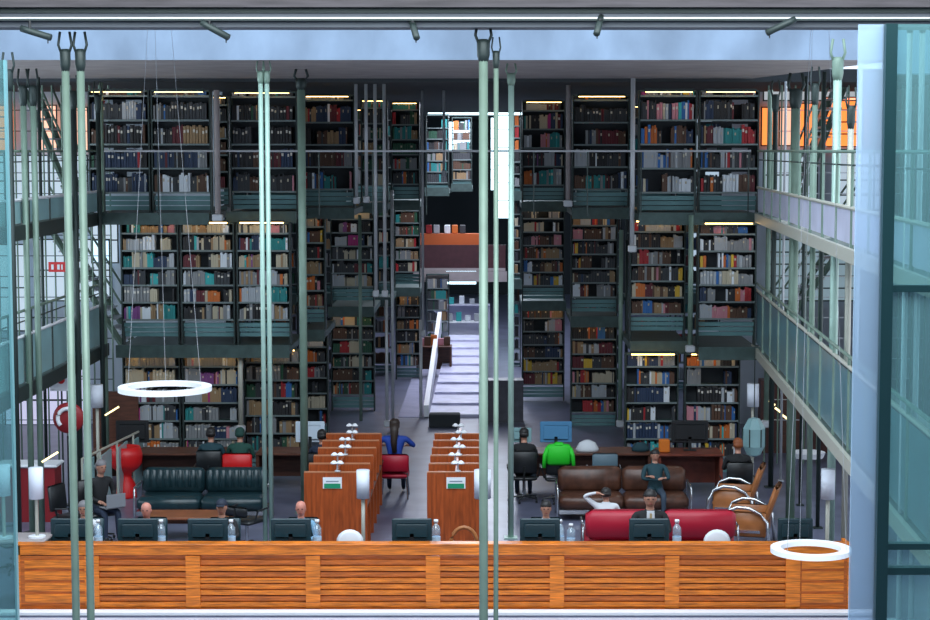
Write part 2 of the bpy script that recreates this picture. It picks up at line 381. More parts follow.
SP=[
('U',90,151,51,5,.47,.42,'dark','upper bookcase nearest the left gallery'),
('U',152.5,212,51,5,.47,.42,'dark','upper bookcase second from left gallery'),
('U',231,298,50,5,.47,.42,'dark','upper bookcase behind the bright paired pole'),
('U',303,355,47,5,.47,.42,'dark','upper bookcase left of the four hanging tubes'),
('U',215,230,46,6,.36,.42,'warm','slim upper bookcase behind the thick pale tube'),
('U',361,388,43,6,.36,.42,'green','slim upper bookcase behind the four hanging tubes'),
('M',377,391,38.5,6,.34,.42,'green','slim middle bookcase beside the tubes'),
('G',303,327,46,6,.34,.42,'warm','slim ground bookcase beside the grey-green pole'),
('U',391,420,41,6,.36,.42,'green','narrow upper bookcase left of the aisle'),
('U',698,758,51,5,.47,.42,'dark','upper bookcase nearest the right gallery'),
('U',638,696,51,5,.47,.42,'bright','upper bookcase second from right gallery'),
('U',572,629,47,5,.47,.42,'dark','upper bookcase third from right gallery'),
('U',522,565,42,5,.44,.42,'grey','upper bookcase just right of the aisle'),
('M',120,178,51,6,.34,.5,'grey','middle bookcase nearest the left gallery'),
('M',180,234,51,6,.34,.5,'grey','middle bookcase second from left gallery'),
('M',236,290,51,6,.34,.5,'grey','middle bookcase behind the bright paired pole'),
('M',303,325,47,6,.34,.5,'warm','slim middle bookcase beside the grey-green pole'),
('M',330,374,41,6,.33,.5,'grey','middle bookcase left of the slim tubes'),
('M',394,420,36,6,.34,.45,'green','narrow middle bookcase left of the aisle'),
('M',698,757,51.5,6,.33,.55,'bright','middle bookcase nearest the right gallery'),
('M',630,686,50,6,.33,.55,'warm','middle bookcase second from right gallery'),
('M',571,618,43.5,6,.33,.45,'warm','middle bookcase third from right gallery'),
('M',522,565,39.5,6,.34,.4,'warm','middle bookcase just right of the aisle'),
('G',120,178,51,6,.36,.35,'grey','ground bookcase nearest the left gallery'),
('G',180,238,51,6,.36,.35,'grey','ground bookcase second from left gallery'),
('G',242,300,50,6,.36,.35,'green','ground bookcase behind the bright paired pole'),
('G',330,374,41,6,.34,.42,'green','ground bookcase left of the slim tubes'),
('G',395,420,36,6,.34,.4,'green','narrow ground bookcase left of the aisle'),
('G',686,742,51,6,.36,.35,'bright','ground bookcase nearest the right gallery'),
('G',626,680,51,6,.36,.35,'bright','ground bookcase second from right gallery'),
('G',571,618,43.5,6,.34,.35,'warm','ground bookcase third from right gallery'),
('G',522,565,39.5,6,.34,.45,'warm','ground bookcase just right of the aisle'),
]
for a in SP: bookcase(*a)
# deeper rows seen through the gaps
nm={'U':'upper','M':'middle','G':'ground'}
for lv in 'UMG':
    for k,(a,b) in enumerate(((150,197),(200,247),(250,297),(300,347),(352,392),(576,622),(626,672),(676,722))):
        bookcase(lv,a,b,38-(k%2)*.3 if k not in (4,) else 35,5,.45,.3,'green' if k<5 else 'dark','%s bookcase in the rear row, %s from the left'%(nm[lv],ordn(k+1)),front=False,light=(k%2==0))
    for k,(a,b,s) in enumerate(((426,449,31),(452,472,28),(513,521,34),(459,470,25))):
        if lv=='G' and k not in (0,2): continue
        if lv=='M' and k in (0,1): continue
        if lv=='M' and k==3: continue
        bookcase(lv,a,b,s,6,.35,.2,'green','far %s bookcase down the aisle, %s from the left'%(nm[lv],ordn((1,2,4,3)[k])),front=False,light=False)

# individual books: the 300 that show largest; the rest as one object
fr=[b for b in BOOKS if b['front']]; fr.sort(key=lambda b:-b['s'])
ind=set(id(b) for b in fr[:300]); rest=MB()
for b in BOOKS:
    x,y,z,w,h,d=b['x'],b['y'],b['z']+.001,b['w'],b['h'],b['d']; mi=PN.index(b['c'])
    if id(b) in ind:
        q=MB(); e=w*.18
        q.v=[(0,e,0),(e,0,0),(w-e,0,0),(w,e,0),(w,d,0),(0,d,0)]; q.v+=[(a,c,h) for a,c,_ in q.v]
        q.f=[(5,4,3,2,1,0),(6,7,8,9,10,11)]+[(i,(i+1)%6,(i+1)%6+6,i+6) for i in range(6)]; q.mi=[0,1]+[0]*3+[1]+[0]*2
        q.mi=[0,1,0,0,0,0,1,0]
        # a pale title band across the spine
        n=len(q.v); q.v+=[(e,-.0008,h*.62),(w-e,-.0008,h*.62),(w-e,-.0008,h*.78),(e,-.0008,h*.78)]; q.f.append((n,n+1,n+2,n+3)); q.mi.append(1 if b['k']%3 else 0)
        o=q.build('book',[PM[mi],M('paper',(.6,.57,.5),.8)]); o.location=(x,y,z)
        tag(o,'%s book, %s from left on %s shelf down, %s'%(b['c'],ordn(b['k']),ORD[b['row']],b['txt'].replace('bookcase','bay').replace('the ','')),'book','books on the bookstack shelves')
    else:
        rest.box((x,y,z),(x+w,y+d,z+h),mi)
        if b['k']%4==0 and b['front']: rest.face([(x+w*.15,y-.001,z+h*.6),(x+w*.85,y-.001,z+h*.6),(x+w*.85,y-.001,z+h*.78),(x+w*.15,y-.001,z+h*.78)],PN.index('cream'))
o=rest.build('shelved_books',PM); tag(o,'the thousands of remaining books filling the stack shelves','books',None,'stuff')
print('BOOKS',len(BOOKS))

# ================================================================= BEHIND: windows, stairs, bridge
def windowp(n,px0,px1,py0,py1,Y,m,frame=True,bars=0):
    a=W(px0,py0,Y); b=W(px1,py1,Y)
    q=MB(); q.box((a.x,Y-.03,b.z),(b.x,Y,a.z),0)
    w=.03
    q.box((a.x-w,Y-.06,a.z),(b.x+w,Y-.03,a.z+w),1); q.box((a.x-w,Y-.06,b.z-w),(b.x+w,Y-.03,b.z),1)
    q.box((a.x-w,Y-.06,b.z),(a.x,Y-.03,a.z),1); q.box((b.x,Y-.06,b.z),(b.x+w,Y-.03,a.z),1)
    for k in range(bars):
        z=b.z+(a.z-b.z)*(k+1)/(bars+1); q.box((a.x,Y-.05,z-.015),(b.x,Y-.03,z+.015),1)
    o=q.build('window_%d'%n,[m,steel_d]); o['kind']='structure'
windowp(1,-6,12,106,150,42.9,orange_e,bars=3)
windowp(2,40,57,106,150,42.9,peach_e)
windowp(3,62,74,108,150,42.9,peach_e)
windowp(4,77,88,108,150,42.9,peach_e)
windowp(5,762,776,108,145,42.9,orange_e)
windowp(6,780,792,108,145,42.9,peach_e)
windowp(7,795,816,104,146,42.9,orange_e)
windowp(8,826,862,98,146,42.9,orange_e,bars=3)
windowp(9,497,514,112,218,70,sky_e,bars=5)
windowp(10,491,495,118,190,72,sky_e,bars=6)
windowp(19,428,532,111,115,67,sky_e)  # light-emitting trim bar for a bright ledge line, not a real window
windowp(20,5,84,352,424,42.9,M('lilac_wall_glow',(.6,.62,.8),.5,emit=.55,ecol=(.7,.7,.95)),bars=2)  # glowing pane added to brighten the left end wall at ground level
windowp(21,836,925,150,240,42.9,M('milky_window'),bars=5)
windowp(11,448,470,122,150,74,sky_e,bars=4)
for k,(a,b,c,d) in enumerate(((-4,30,245,330),(40,110,240,300),(-6,88,156,206),(92,118,218,262))):
    windowp(12+k,a,b,c,d,42.9,M('milky_window',(.75,.85,.95),.5,emit=.95,ecol=(.7,.85,1)),bars=1)
windowp(22,764,860,80,100,42.9,M('grey_wall_glow',(.6,.62,.65),.5,emit=.35,ecol=(.8,.85,.9)),bars=0)  # glowing pane added to brighten the grey wall above the orange windows
windowp(16,764,816,152,198,42.9,M('milky_window'),bars=1)
windowp(17,446,476,265,284,66,sky_e,bars=1)
windowp(18,770,856,240,300,42.9,M('blue_window',(.3,.4,.45),.5,emit=.25,ecol=(.5,.7,.8)),bars=4)

# far bridge
t=thing('far_bridge','dark maroon bridge parapet crossing the far aisle','bridge',(W(447,262,60).x,60,ZM))
q=MB(); q.box((-.95,0,-.1),(1.9,1.5,.0)); q.build('deck',conc_u,t)
q=MB(); q.box((-.95,0,.0),(1.9,.08,.75)); q.build('parapet',M('maroon_panel',(.055,.015,.02),.5,noise=.2),t)
q=MB(); q.box((-.95,.3,0),(1.3,.7,1.1)); q.build('counter',M('orange_counter',(.5,.1,.02),.5),t)
q=MB(); q.box((-1.1,-.02,-.45),(1.95,.06,-.11)); q.build('fascia',conc_u,t)
# things on the far bridge counter
for k,(dx,c,l) in enumerate(((-.35,'pale grey','pale'),(.0,'white','white'),(.25,'orange','orange'),(-.6,'red','red'),(.5,'charcoal','dark'))):
    o=bx((-.1,-.06,0),(.1,.06,.28),bev=.02).build('storage_box',PM[PN.index(c)]); o.location=(W(447,262,60).x+dx,60.5,ZM+1.101)
    tag(o,'small %s box on the far bridge counter'%l,'box','boxes on the far bridge')

# aisle things: bright stepped ramp, planters, parapet
t=thing('aisle_steps','broad pale lavender steps rising along the central aisle','steps',(W(455,418,44).x,44,0))
for k in range(9):
    q=MB(); q.box((-.62+.02*k,k*1.6,.02+.06*k),(.6,(k+1)*1.6,.021+.06*(k+1))); q.build('step',M('daylit_step',(.55,.55,.72),.4,noise=.15,scale=3),t)  # step colour brightened to carry the daylight falling here
for e,mm in ((-.75,white),(.62,conc)):
    q=MB(); q.face([(e,0,.3),(e,12,1.5),(e,12,.9),(e,0,0)]); q.face([(e+.12,0,.3),(e+.12,12,1.5),(e+.12,12,.9),(e+.12,0,0)]); q.face([(e,0,.3),(e,12,1.5),(e+.12,12,1.5),(e+.12,0,.3)]); q.face([(e,0,0),(e+.12,0,0),(e+.12,0,.3),(e,0,.3)])
    q.build('side_wall',mm,t)
o=bx((-.55,0,0),(.5,.5,1.0)).build('stone_plinth',M('dark_stone',(.06,.06,.08),.4,noise=.3)); o.location=(W(466,420,43.2).x+.85,43.2,0)
tag(o,'dark stone plinth beside the central aisle steps','plinth')
for k,(px,py,Y,c,l) in enumerate(((445,405,43,.18,'low'),(470,335,55,.25,'far'))):
    o=bx((-c*2,0,0),(c*2,.4,c*1.7),bev=.02).build('planter_box',dark); o.location=(W(px,py,Y).x,Y-.6,0 if k==0 else 1.2); 
    if k==0: tag(o,'low dark bench box in front of the aisle steps','box')
    else: bpy.data.objects.remove(o)

# staircases left
def stairs(a,b,Y,n,wd,label,mm):
    A=W(a[0],a[1],Y); B=W(b[0],b[1],Y); t=thing('staircase',label,'staircase',(B.x,Y,B.z))
    for e in (0,wd):
        q=MB(); q.tube([(A.x-B.x,e,A.z-B.z),(0,e,0)],.07,seg=4); q.build('stringer',mm,t)
        q=MB(); q.tube([(A.x-B.x,e,A.z-B.z+.9),(0,e,.9)],.025,seg=6); q.build('handrail',mm,t)
    for k in range(n):
        f=(k+.5)/n; x=(A.x-B.x)*(1-f); z=(A.z-B.z)*(1-f)
        q=MB(); q.box((x-.14,0,z),(x+.14,wd,z+.04)); q.build('tread',steel_w,t)
stairs((18,75),(78,214),40,14,1.1,'dark steel staircase between upper levels behind left gallery',steel)
stairs((50,228),(122,345),40,12,1.1,'dark steel staircase between middle levels behind left gallery',steel)
stairs((858,225),(772,345),40,12,1.1,'steel staircase rising to the right behind the right gallery',steel)
stairs((845,85),(800,200),40,12,1.1,'steep steel staircase behind the upper right gallery',steel)
# slim lattice of rods behind galleries
for side,x0,x1,lab in ((-1,0,112,'left'),(1,766,925,'right')):
    t=thing('screen_lattice','thin dark rod lattice screening the end of the %s gallery'%lab,'screen',(W((x0+x1)/2,300,37.5).x,37.5,0))
    cx=t.location.x
    for k in range(13):
        px=x0+(x1-x0)*k/12; q=MB(); q.tube([(W(px,300,37.5).x-cx,0,0),(W(px,300,37.5).x-cx,0,7.7)],.018,seg=6); q.build('rod',steel,t)
    for k in range(16):
        z=.9+k*.42; q=MB(); q.tube([(W(x0,300,37.5).x-cx,0,z),(W(x1,300,37.5).x-cx,0,z)],.009,seg=5); q.build('crossbar',steel_d if side<0 else steel_w,t)
# small red sign on the left, behind the near pole
o=bx((-.17,0,-.1),(.17,.02,.1)).build('wall_sign',redp); p=W(57,267,36.8); o.location=p
tag(o,'small red sign with white marks behind the left gallery','sign')
for k,(dx,w) in enumerate(((-.09,.05),(.03,.05),(.1,.03))):
    bx((dx-w/2,-.006,-.05),(dx+w/2,0,.05)).build('white_mark',white,o)
# paper poster, white with red dot
o=bx((-.2,0,-.2),(.2,.02,.2)).build('poster',white); o.location=W(61,380,33)
tag(o,'white poster with a red dot below the left gallery','poster')
q=MB(); q.lathe([(.01,0),(.07,0),(.07,.004),(.01,.004)],seg=16); bx((-.015,.02,-(o.location.z)+.0),(.015,.04,-.2)).build('stand_post',steel_d,o); bx((-.12,-.08,-o.location.z),(.12,.12,-o.location.z+.02)).build('stand_base',steel_d,o); d=q.build('red_dot',redp,o); d.rotation_euler=(math.pi/2,0,0); d.location=(0,-.001,.0)

# rooms under the galleries
struct('wall_left_lower',bx((-11.5,20,0),(-11.4,42,2.4)),M('pale_lilac',(.55,.56,.68),.7,noise=.1))
o=bx((0,0,0),(.9,.12,1.65)).build('wood_partition',wood_b); o.location=(W(88,350,35.9).x,36.2,.0)
tag(o,'dark brown wooden partition under the left gallery end','partition')

# ================================================================= FURNITURE AND PEOPLE HELPERS
def seg_dist(p,a,b):
    ab=b-a; t=max(0,min(1,(p-a).dot(ab)/max(ab.length_squared,1e-9))); return (p-(a+ab*t)).length
def person(label,loc,rz,shirt,trousers,hairm,pose='type',hairlen=0,bald=False,group=None,lean=0,shoe=None,skinm=None,cap=None,lookdown=.0):
    sk=skinm or skin
    L=lambda y,z:(y*1.0,z)
    J={'pel':(0,0,.55,.125,.14),'waist':(0,.0-lean*.2,.72,.11,.14),'chest':(0,-lean*.55,.93,.105,.165),'neckb':(0,-lean*.85,1.06,.06,.08),
       'neck':(0,-lean*.95-.01,1.11,.05,.05),'jaw':(0,-lean*1.0-.03,1.17,.06,.05),'skull':(0,-lean*1.02-.025,1.235,.075,.065),'crown':(0,-lean*1.02-.02,1.27,.06,.05)}
    for e,n in ((-1,'l'),(1,'r')):
        J['sh'+n]=(e*.18,-lean*.75,1.02,.058,.058)
        if pose=='type': el=(e*.24,-lean*.6-.08,.80); wr=(e*.15,-lean*.6-.30,.80); ha=(e*.13,-lean*.6-.37,.80)
        elif pose=='fold': el=(e*.25,-.1,.80); wr=(-e*.02,-.2,.82+e*.02); ha=(-e*.1,-.19,.84+e*.02)
        elif pose=='behind' and e>0: el=(e*.38,.02,1.2); wr=(e*.2,.1,1.28); ha=(e*.13,.11,1.27)
        elif pose=='lap': el=(e*.25,-.06,.78); wr=(e*.14,-.27,.70); ha=(e*.1,-.34,.68)
        elif pose=='spread': el=(e*.32,-.06,.88); wr=(e*.26,-.3,.86); ha=(e*.2,-.37,.84)
        else: el=(e*.24,-.08,.80); wr=(e*.15,-.30,.72); ha=(e*.13,-.37,.70)
        J['el'+n]=(*el,.043,.043); J['wr'+n]=(*wr,.027,.03); J['ha'+n]=(*ha,.018,.036)
        J['hip'+n]=(e*.095,-.03,.53,.085,.085); J['kn'+n]=(e*.12,-.44,.53,.06,.06); J['an'+n]=(e*.12,-.46,.11,.04,.04); J['to'+n]=(e*.12,-.62,.045,.035,.042)
    names=list(J); E=[('pel','waist'),('waist','chest'),('chest','neckb'),('neckb','neck'),('neck','jaw'),('jaw','skull'),('skull','crown')]
    for n in 'lr': E+=[('chest','sh'+n),('sh'+n,'el'+n),('el'+n,'wr'+n),('wr'+n,'ha'+n),('pel','hip'+n),('hip'+n,'kn'+n),('kn'+n,'an'+n),('an'+n,'to'+n)]
    vs=[Vector(J[n][:3]) for n in names]; ed=[(names.index(a),names.index(b)) for a,b in E]; rad=[J[n][3:] for n in names]
    mats=[3 if ('an' in (a[:2],b[:2]) and 'to' in (a[:2],b[:2])) else 2 if b[:3]=='hip' or b[:2] in('kn','an') or a=='hip' else 0 if a in('neckb','neck','jaw','skull') or b[:2]=='ha' else 1 for a,b in E]
    # fingers
    for n,e in (('l',-1),('r',1)):
        h=Vector(J['ha'+n][:3]); w=Vector(J['wr'+n][:3]); d=(h-w).normalized(); side=d.cross(Vector((0,0,1))).normalized()
        hi=names.index('ha'+n)
        for k,ln in ((-1.5,.055),(-.5,.068),(.5,.064),(1.5,.048)):
            vs.append(h+side*k*.017+d*.03); i1=len(vs)-1; vs.append(h+side*k*.019+d*(.03+ln)+Vector((0,0,-.018))); rad+=[(.009,.009),(.007,.007)]
            ed+=[(hi,i1),(i1,i1+1)]; mats+=[0,0]
        vs.append(w+side*(-e)*.035+d*.04); rad.append((.009,.009)); vs.append(w+side*(-e)*.045+d*.08+Vector((0,0,-.01))); rad.append((.008,.008)); ed+=[(names.index('wr'+n),len(vs)-2),(len(vs)-2,len(vs)-1)]; mats+=[0,0]
    me=bpy.data.meshes.new('t'); me.from_pydata(vs,ed,[]); ob=bpy.data.objects.new('t',me); col.objects.link(ob)
    ob.modifiers.new('s','SKIN'); 
    if not me.skin_vertices: me.attributes.new('x','FLOAT','POINT')
    for i,sv in enumerate(me.skin_vertices[0].data): sv.radius=rad[i]; sv.use_root=(i==0)
    ob.modifiers.new('u','SUBSURF').levels=1
    dg=bpy.context.evaluated_depsgraph_get(); dg.update(); nm_=bpy.data.meshes.new_from_object(ob.evaluated_get(dg)); bpy.data.objects.remove(ob)
    V=[v.co.copy() for v in nm_.vertices]; q=MB(); q.v=[tuple(v) for v in V]
    for p in nm_.polygons:
        c=p.center; best=min(range(len(ed)),key=lambda i:seg_dist(c,vs[ed[i][0]],vs[ed[i][1]])-min(rad[ed[i][0]][0],rad[ed[i][1]][0])*.9)
        q.f.append(tuple(p.vertices)); q.mi.append(mats[best])
    bpy.data.meshes.remove(nm_)
    hc=Vector(J['skull'][:3])
    hp=[(.006,-.118),(.038,-.108),(.058,-.08),(.07,-.04),(.078,.0),(.08,.035),(.072,.07),(.052,.098),(.026,.112),(.004,.117)]
    q.lathe(hp,hc+Vector((0,.0,0)),0,seg=16,sx=.98,sy=1.16)
    # nose, ears, brow, eyes, mouth belong to the same mesh
    nb=len(q.v); q.v+=[tuple(hc+Vector(v)) for v in ((-.015,-.075,-.035),(.015,-.075,-.035),(0,-.118,-.03),(0,-.09,.015))]; q.f+=[(nb,nb+1,nb+2),(nb,nb+2,nb+3),(nb+1,nb+3,nb+2)]; q.mi+=[0]*3
    for e in (-1,1):
        q.box(hc+Vector((e*.068,-.01,-.035)),hc+Vector((e*.082,.018,.015)),0,bev=.006)
        q.box(hc+Vector((e*.03-.012,-.092,.0)),hc+Vector((e*.03+.012,-.07,.01)),4)
    q.box(hc+Vector((-.022,-.087,-.067)),hc+Vector((.022,-.06,-.059)),5)
    root=q.build('person',[sk,shirt,trousers,shoe or black,hair_k,M('lips',(.3,.08,.07),.5)],None,True); root.location=loc; root.rotation_euler=(0,0,rz)
    tag(root,label,'person',group)
    if not bald:
        hq=MB(); seg=14
        prof=[(.084,.03),(.088,.045),(.082,.075),(.06,.108),(.03,.124),(.004,.129)]
        hq.lathe(prof,hc+Vector((0,.008,0)),seg=seg,sy=1.16,sx=1)
        hq.box(hc+Vector((-.083,-.01,-.06)),hc+Vector((.083,.108,.07)),bev=.035)
        if hairlen: hq.tube([hc+Vector((0,.06,.03)),hc+Vector((0,.1,-.1)),hc+Vector((.01,.13,-.25)),hc+Vector((.0,.14,-.25-hairlen))],.085,seg=10,r2=.04)
        hobj=hq.build('cap' if cap else 'hair',cap or hairm,root,True)
        if cap:
            c2=MB(); c2.box(hc+Vector((-.06,-.18,.035)),hc+Vector((.06,-.08,.05)),bev=.005); c2.build('cap_peak',cap,hobj)
    return root

def office_chair(label,loc,rz,m=black,grp=None,back_h=.98):
    t=thing('office_chair',label,'chair',loc,rz,grp)
    q=MB(); q.box((-.24,-.24,.42),(.24,.24,.49),bev=.03); q.build('seat',m,t,True)
    q=MB(); 
    for k in range(5): 
        a=-.22+.11*(k-0)*1.0
    q.box((-.23,.24,.56),(.23,.30,back_h),bev=.04,rot=Matrix.Rotation(-.1,3,'X')); q.build('backrest',m,t,True)
    q=MB(); q.tube([(0,.2,.45),(0,.3,.5),(0,.3,.7)],.02); q.build('back_bracket',black,t)
    q=MB(); q.tube([(0,0,.1),(0,0,.42)],.03); q.build('gas_lift',chrome,t)
    for k in range(5):
        a=2*math.pi*k/5; q=MB(); q.tube([(0,0,.11),(.28*math.cos(a),.28*math.sin(a),.07)],.02,r2=.014); lg=q.build('leg',black,t); q=MB(); q.box((.28*math.cos(a)-.02,.28*math.sin(a)-.02,0),(.28*math.cos(a)+.02,.28*math.sin(a)+.02,.055),bev=.01); q.build('caster',black,lg)
    for e in (-1,1):
        q=MB(); q.tube([(e*.25,.1,.46),(e*.3,.1,.64),(e*.3,-.14,.66)],.015); q.build('armrest',black,t)
    return t
def sofa(label,loc,rz,w,m,seats,name='sofa',ribs=False):
    t=thing(name,label,'sofa',loc,rz)
    q=MB(); q.box((-w/2,-.4,.13),(w/2,.4,.2)); q.build('frame',chrome if m!=red else m,t)
    n=seats
    for k in range(n):
        x0=-w/2+w*k/n+.005; x1=-w/2+w*(k+1)/n-.005
        q=MB(); q.box((x0,-.42,.2),(x1,.22,.44),bev=.06); q.build('seat_cushion',m,t,True)
        q=MB(); q.box((x0,.16,.40),(x1,.40,.86),bev=.07,rot=Matrix.Rotation(-.12,3,'X'),org=(0,.2,.4))
        if ribs:
            nr=9
            for j in range(nr):
                xa=x0+.03+(x1-x0-.06)*j/nr; xb=x0+.03+(x1-x0-.06)*(j+1)/nr
                q.box((xa+.004,.135,.5),(xb-.004,.2,.82),bev=.025,rot=Matrix.Rotation(-.12,3,'X'),org=(0,.2,.4))
        q.build('back_cushion',m,t,True)
    for e in (-1,1):
        q=MB(); q.tube([(e*(w/2+.03),-.38,.0),(e*(w/2+.03),-.38,.56),(e*(w/2+.03),-.34,.6),(e*(w/2+.03),.34,.6),(e*(w/2+.03),.38,.56),(e*(w/2+.03),.38,0)],.018); q.build('arm_frame',chrome,t,True)
    return t
def monitor(label,loc,rz,w=.56,h=.33,m=moni,grp=None):
    t=thing('monitor',label,'monitor',loc,rz,grp)
    q=MB(); q.box((-w/2,-.02,.14),(w/2,.02,.14+h),bev=.012); q.box((-w/2+.06,-.05,.2),(w/2-.06,-.02,.14+h-.07),bev=.015); cs=q.build('casing',m,t)
    q=MB(); q.box((-w/2+.015,.02,.155),(w/2-.015,.023,.125+h)); q.build('screen',M('dark_screen',(.02,.03,.05),.2),cs)
    q=MB(); q.box((-.03,-.05,.015),(.03,-.03,.26)); q.build('neck',black,t)
    q=MB(); q.box((-.12,-.1,0),(.12,.08,.015),bev=.005); q.build('base',black,t)
    return t
def bottle(label,loc,h=.36,grp=None):
    t=thing('bottle',label,'bottle',loc,0,grp)
    q=MB(); q.lathe([(.01,0),(.06,0),(.062,.03),(.055,h*.45),(.062,h*.5),(.06,h*.72),(.022,h*.86),(.022,h*.9)]); q.build('body',glass_p,t,True)
    q=MB(); q.lathe([(.01,h*.9),(.032,h*.9),(.032,h),(.01,h)]); q.build('cap',white,t,True)
    q=MB(); q.lathe([(.064,h*.2),(.064,h*.42)]); q.build('label_band',M('pale_blue_label',(.5,.65,.8),.5),t)
    return t
def pole_lamp(label,px,py,Y,h=.44,r=.1,m=None):
    p=W(px,py,Y); t=thing('pole_lamp',label,'lamp',(p.x,Y,0.0))
    q=MB(); q.lathe([(.03,p.z-h/2+.02),(r,p.z-h/2),(r,p.z+h/2),(.03,p.z+h/2-.02)],seg=20); q.build('lamp_shade',lampw,t,True)
    q=MB(); q.tube([(0,0,.02),(0,0,p.z-h/2+.02)],.03); q.build('pole',steel_b,t,True)
    q=MB(); q.lathe([(.02,0),(.16,0),(.16,.02),(.02,.025)],seg=20); q.build('base',steel_w,t)
    return t
def desk(label,x0,x1,Y,d,top=.75,m=wood_b,name='reading_table',cat='table'):
    t=thing(name,label,cat,((x0+x1)/2,Y,0)); w=(x1-x0)/2
    q=MB(); q.box((-w,-d/2,top-.04),(w,d/2,top),bev=.008); q.build('table_top',m,t)
    for a in (-1,1):
        q=MB(); q.box((a*(w-.03)-.03,-d/2+.05,0),(a*(w-.03)+.03,d/2-.05,top-.04)); q.build('end_panel',m,t)
    q=MB(); q.box((-w+.06,d/2-.1,.2),(w-.06,d/2-.07,top-.04)); q.build('modesty_panel',m,t)
    return t

# ================================================================= SERVICE COUNTER
Yc=WZ(400,611,0).y
def zc(py): return W(400,py,Yc).z
def xc(px): return W(px,575,Yc).x
cL,cR=xc(16),xc(851)
t=thing('service_counter','long orange wooden service counter with slatted front panels','counter',(0,Yc,0))
cT=zc(545.5)
q=MB(); q.box((cL,0,zc(555)),(cR,.06,cT)); q.box((cL,.0,.0),(cL+.06,.5,cT)); q.box((cR-.05,0,0),(cR,.5,cT)); q.build('top_board',wood,t)
q=MB(); q.box((cL,-.02,cT),(cR,.18,cT+.025),bev=.006); q.build('ledge',wood,t)
st=[16,92,193,313,433,557,672,793,851]
for k in range(8):
    a,b=xc(st[k]),xc(st[k+1])
    if k in (0,7):
        q=MB(); q.box((a+.06,.01,.04),(b-.05,.05,zc(556))); 
        for j in range(4): q.box((a+.12,-.004,.12+j*.16),(b-.1,.012,.24+j*.16),1)
        q.build('end_door',[wood_d,wood],t)
        continue
    q=MB(); q.box((a+.09,.05,.04),(b-.09,.07,zc(556)),1)
    zz=zc(556); n=8
    for j in range(n):
        z0=.06+(zz-.1)*j/n; q.box((a+.1,.0+.015*(j%2),z0),(b-.1,.045,z0+(zz-.1)/n-.022),j%2 if j%3 else 0)
    q.build('slat_panel',[wood,wood_d],t)
for k in range(1,8):
    x=xc(st[k]); q=MB(); q.box((x-.1,-.012,.04),(x+.1,.05,zc(556))); q.build('stile',wood,t)
q=MB(); q.box((cL,-.012,.0),(cR,.05,.05)); q.build('plinth',wood_d,t)
q=MB(); q.box((cL+.1,.4,.68),(cR-.1,1.2,.71)); q.build('worktop',wood_b,t)
struct('trim_9',bx((-7.1,Yc-.3,.012),(5.35,Yc-.1,.05)),white)

Wt=.711
mons=[(71,529,'at the left end of the counter'),(138,529,'below the bald man'),(208,529,'in front of the person in a dark cap'),(291,529,'in front of the man in light blue'),(412,529,'standing alone before the right carrels aisle'),(540,529,'in front of the dark-haired person'),(649,528,'in front of the man in a suit'),(795,524,'at the right end before the tan armchairs')]
for px,py,l in mons:
    p=W(px,540,25.95); monitor('dark monitor seen from behind, '+l,(p.x,25.95,Wt),0,w=.57 if px!=795 else .5,grp=None)
for px,l in ((98,'beside the left end monitor'),(161,'right of the bald man'),(231,'right of the capped person'),(317,'right of the man in light blue'),(436,'right of the lone monitor'),(560,'right of the dark-haired person'),(571,'second one right of the dark-haired person'),(677,'right of the man in a suit')):
    p=W(px,540,26.1); bottle('clear plastic bottle with white cap '+l,(p.x,26.12,Wt),.42 if px!=571 else .36)
light_blue=M('light_blue_cloth',(.18,.36,.52),.8); navy_c=M('navy_cloth',(.01,.02,.045),.8); black_c=M('black_cloth',(.012,.013,.015),.85); white_c=M('white_cloth',(.65,.68,.72),.8)
blue_c=M('blue_cloth',(.01,.05,.32),.7); teal_c=M('dark_teal_cloth',(.01,.045,.06),.8); green_c=M('green_cloth',(.015,.55,.02),.6); greyc=M('grey_cloth',(.2,.21,.23),.8)
capm=M('dark_cap',(.012,.02,.04),.7)
skr=M('ruddy_skin',(.6,.24,.18),.5)
def staff(px,top,label,shirt,hairm,Y=26.75,**k):
    p=W(px,510,Y); ztop=W(px,top,Y).z; dz=ztop-1.36
    c=office_chair('black office chair of the '+' '.join(label.split()[:7]),(p.x,Y+.02,-.0),math.pi if False else 0,moni)
    o=person(label,(p.x,Y,0),0,shirt,navy_c,hairm,**k); o.scale=[max(.95,min(1.12,ztop/1.355))]*3; return o
staff(84,503,'person in white shirt behind the leftmost counter monitor',white_c,hair_g)
staff(148,502,'bald man in dark shirt bent over behind the counter',black_c,hair_k,bald=True,lean=.12,skinm=skr)
staff(222,499,'person wearing a dark cap behind the counter',black_c,hair_k,cap=capm)
staff(301,502,'ruddy-faced man in light blue shirt behind the counter',light_blue,hair_g,skinm=skr,bald=True)
staff(546,504,'dark-haired person in white top low behind a counter monitor',white_c,hair_k)
staff(650,497,'man in black suit and white shirt facing the camera at the counter',black_c,hair_k)
# suit shirt front and tie
for n_ in bpy.data.objects:
    if n_.get('label','').startswith('man in black suit'):
        n_.scale=(1.16,1.06,1.07)
        q=MB(); q.face([(-.05,-.10,1.08),(.05,-.10,1.08),(.012,-.135,.86),(-.012,-.135,.86)]); q.box((-.05,-.135,.86),(.05,-.118,1.06),bev=.008); q.build('shirt_front',white_c,n_)
        q=MB(); q.box((-.013,-.145,.86),(.013,-.134,1.05)); q.build('tie',M('tan_tie',(.4,.3,.15),.7),n_)
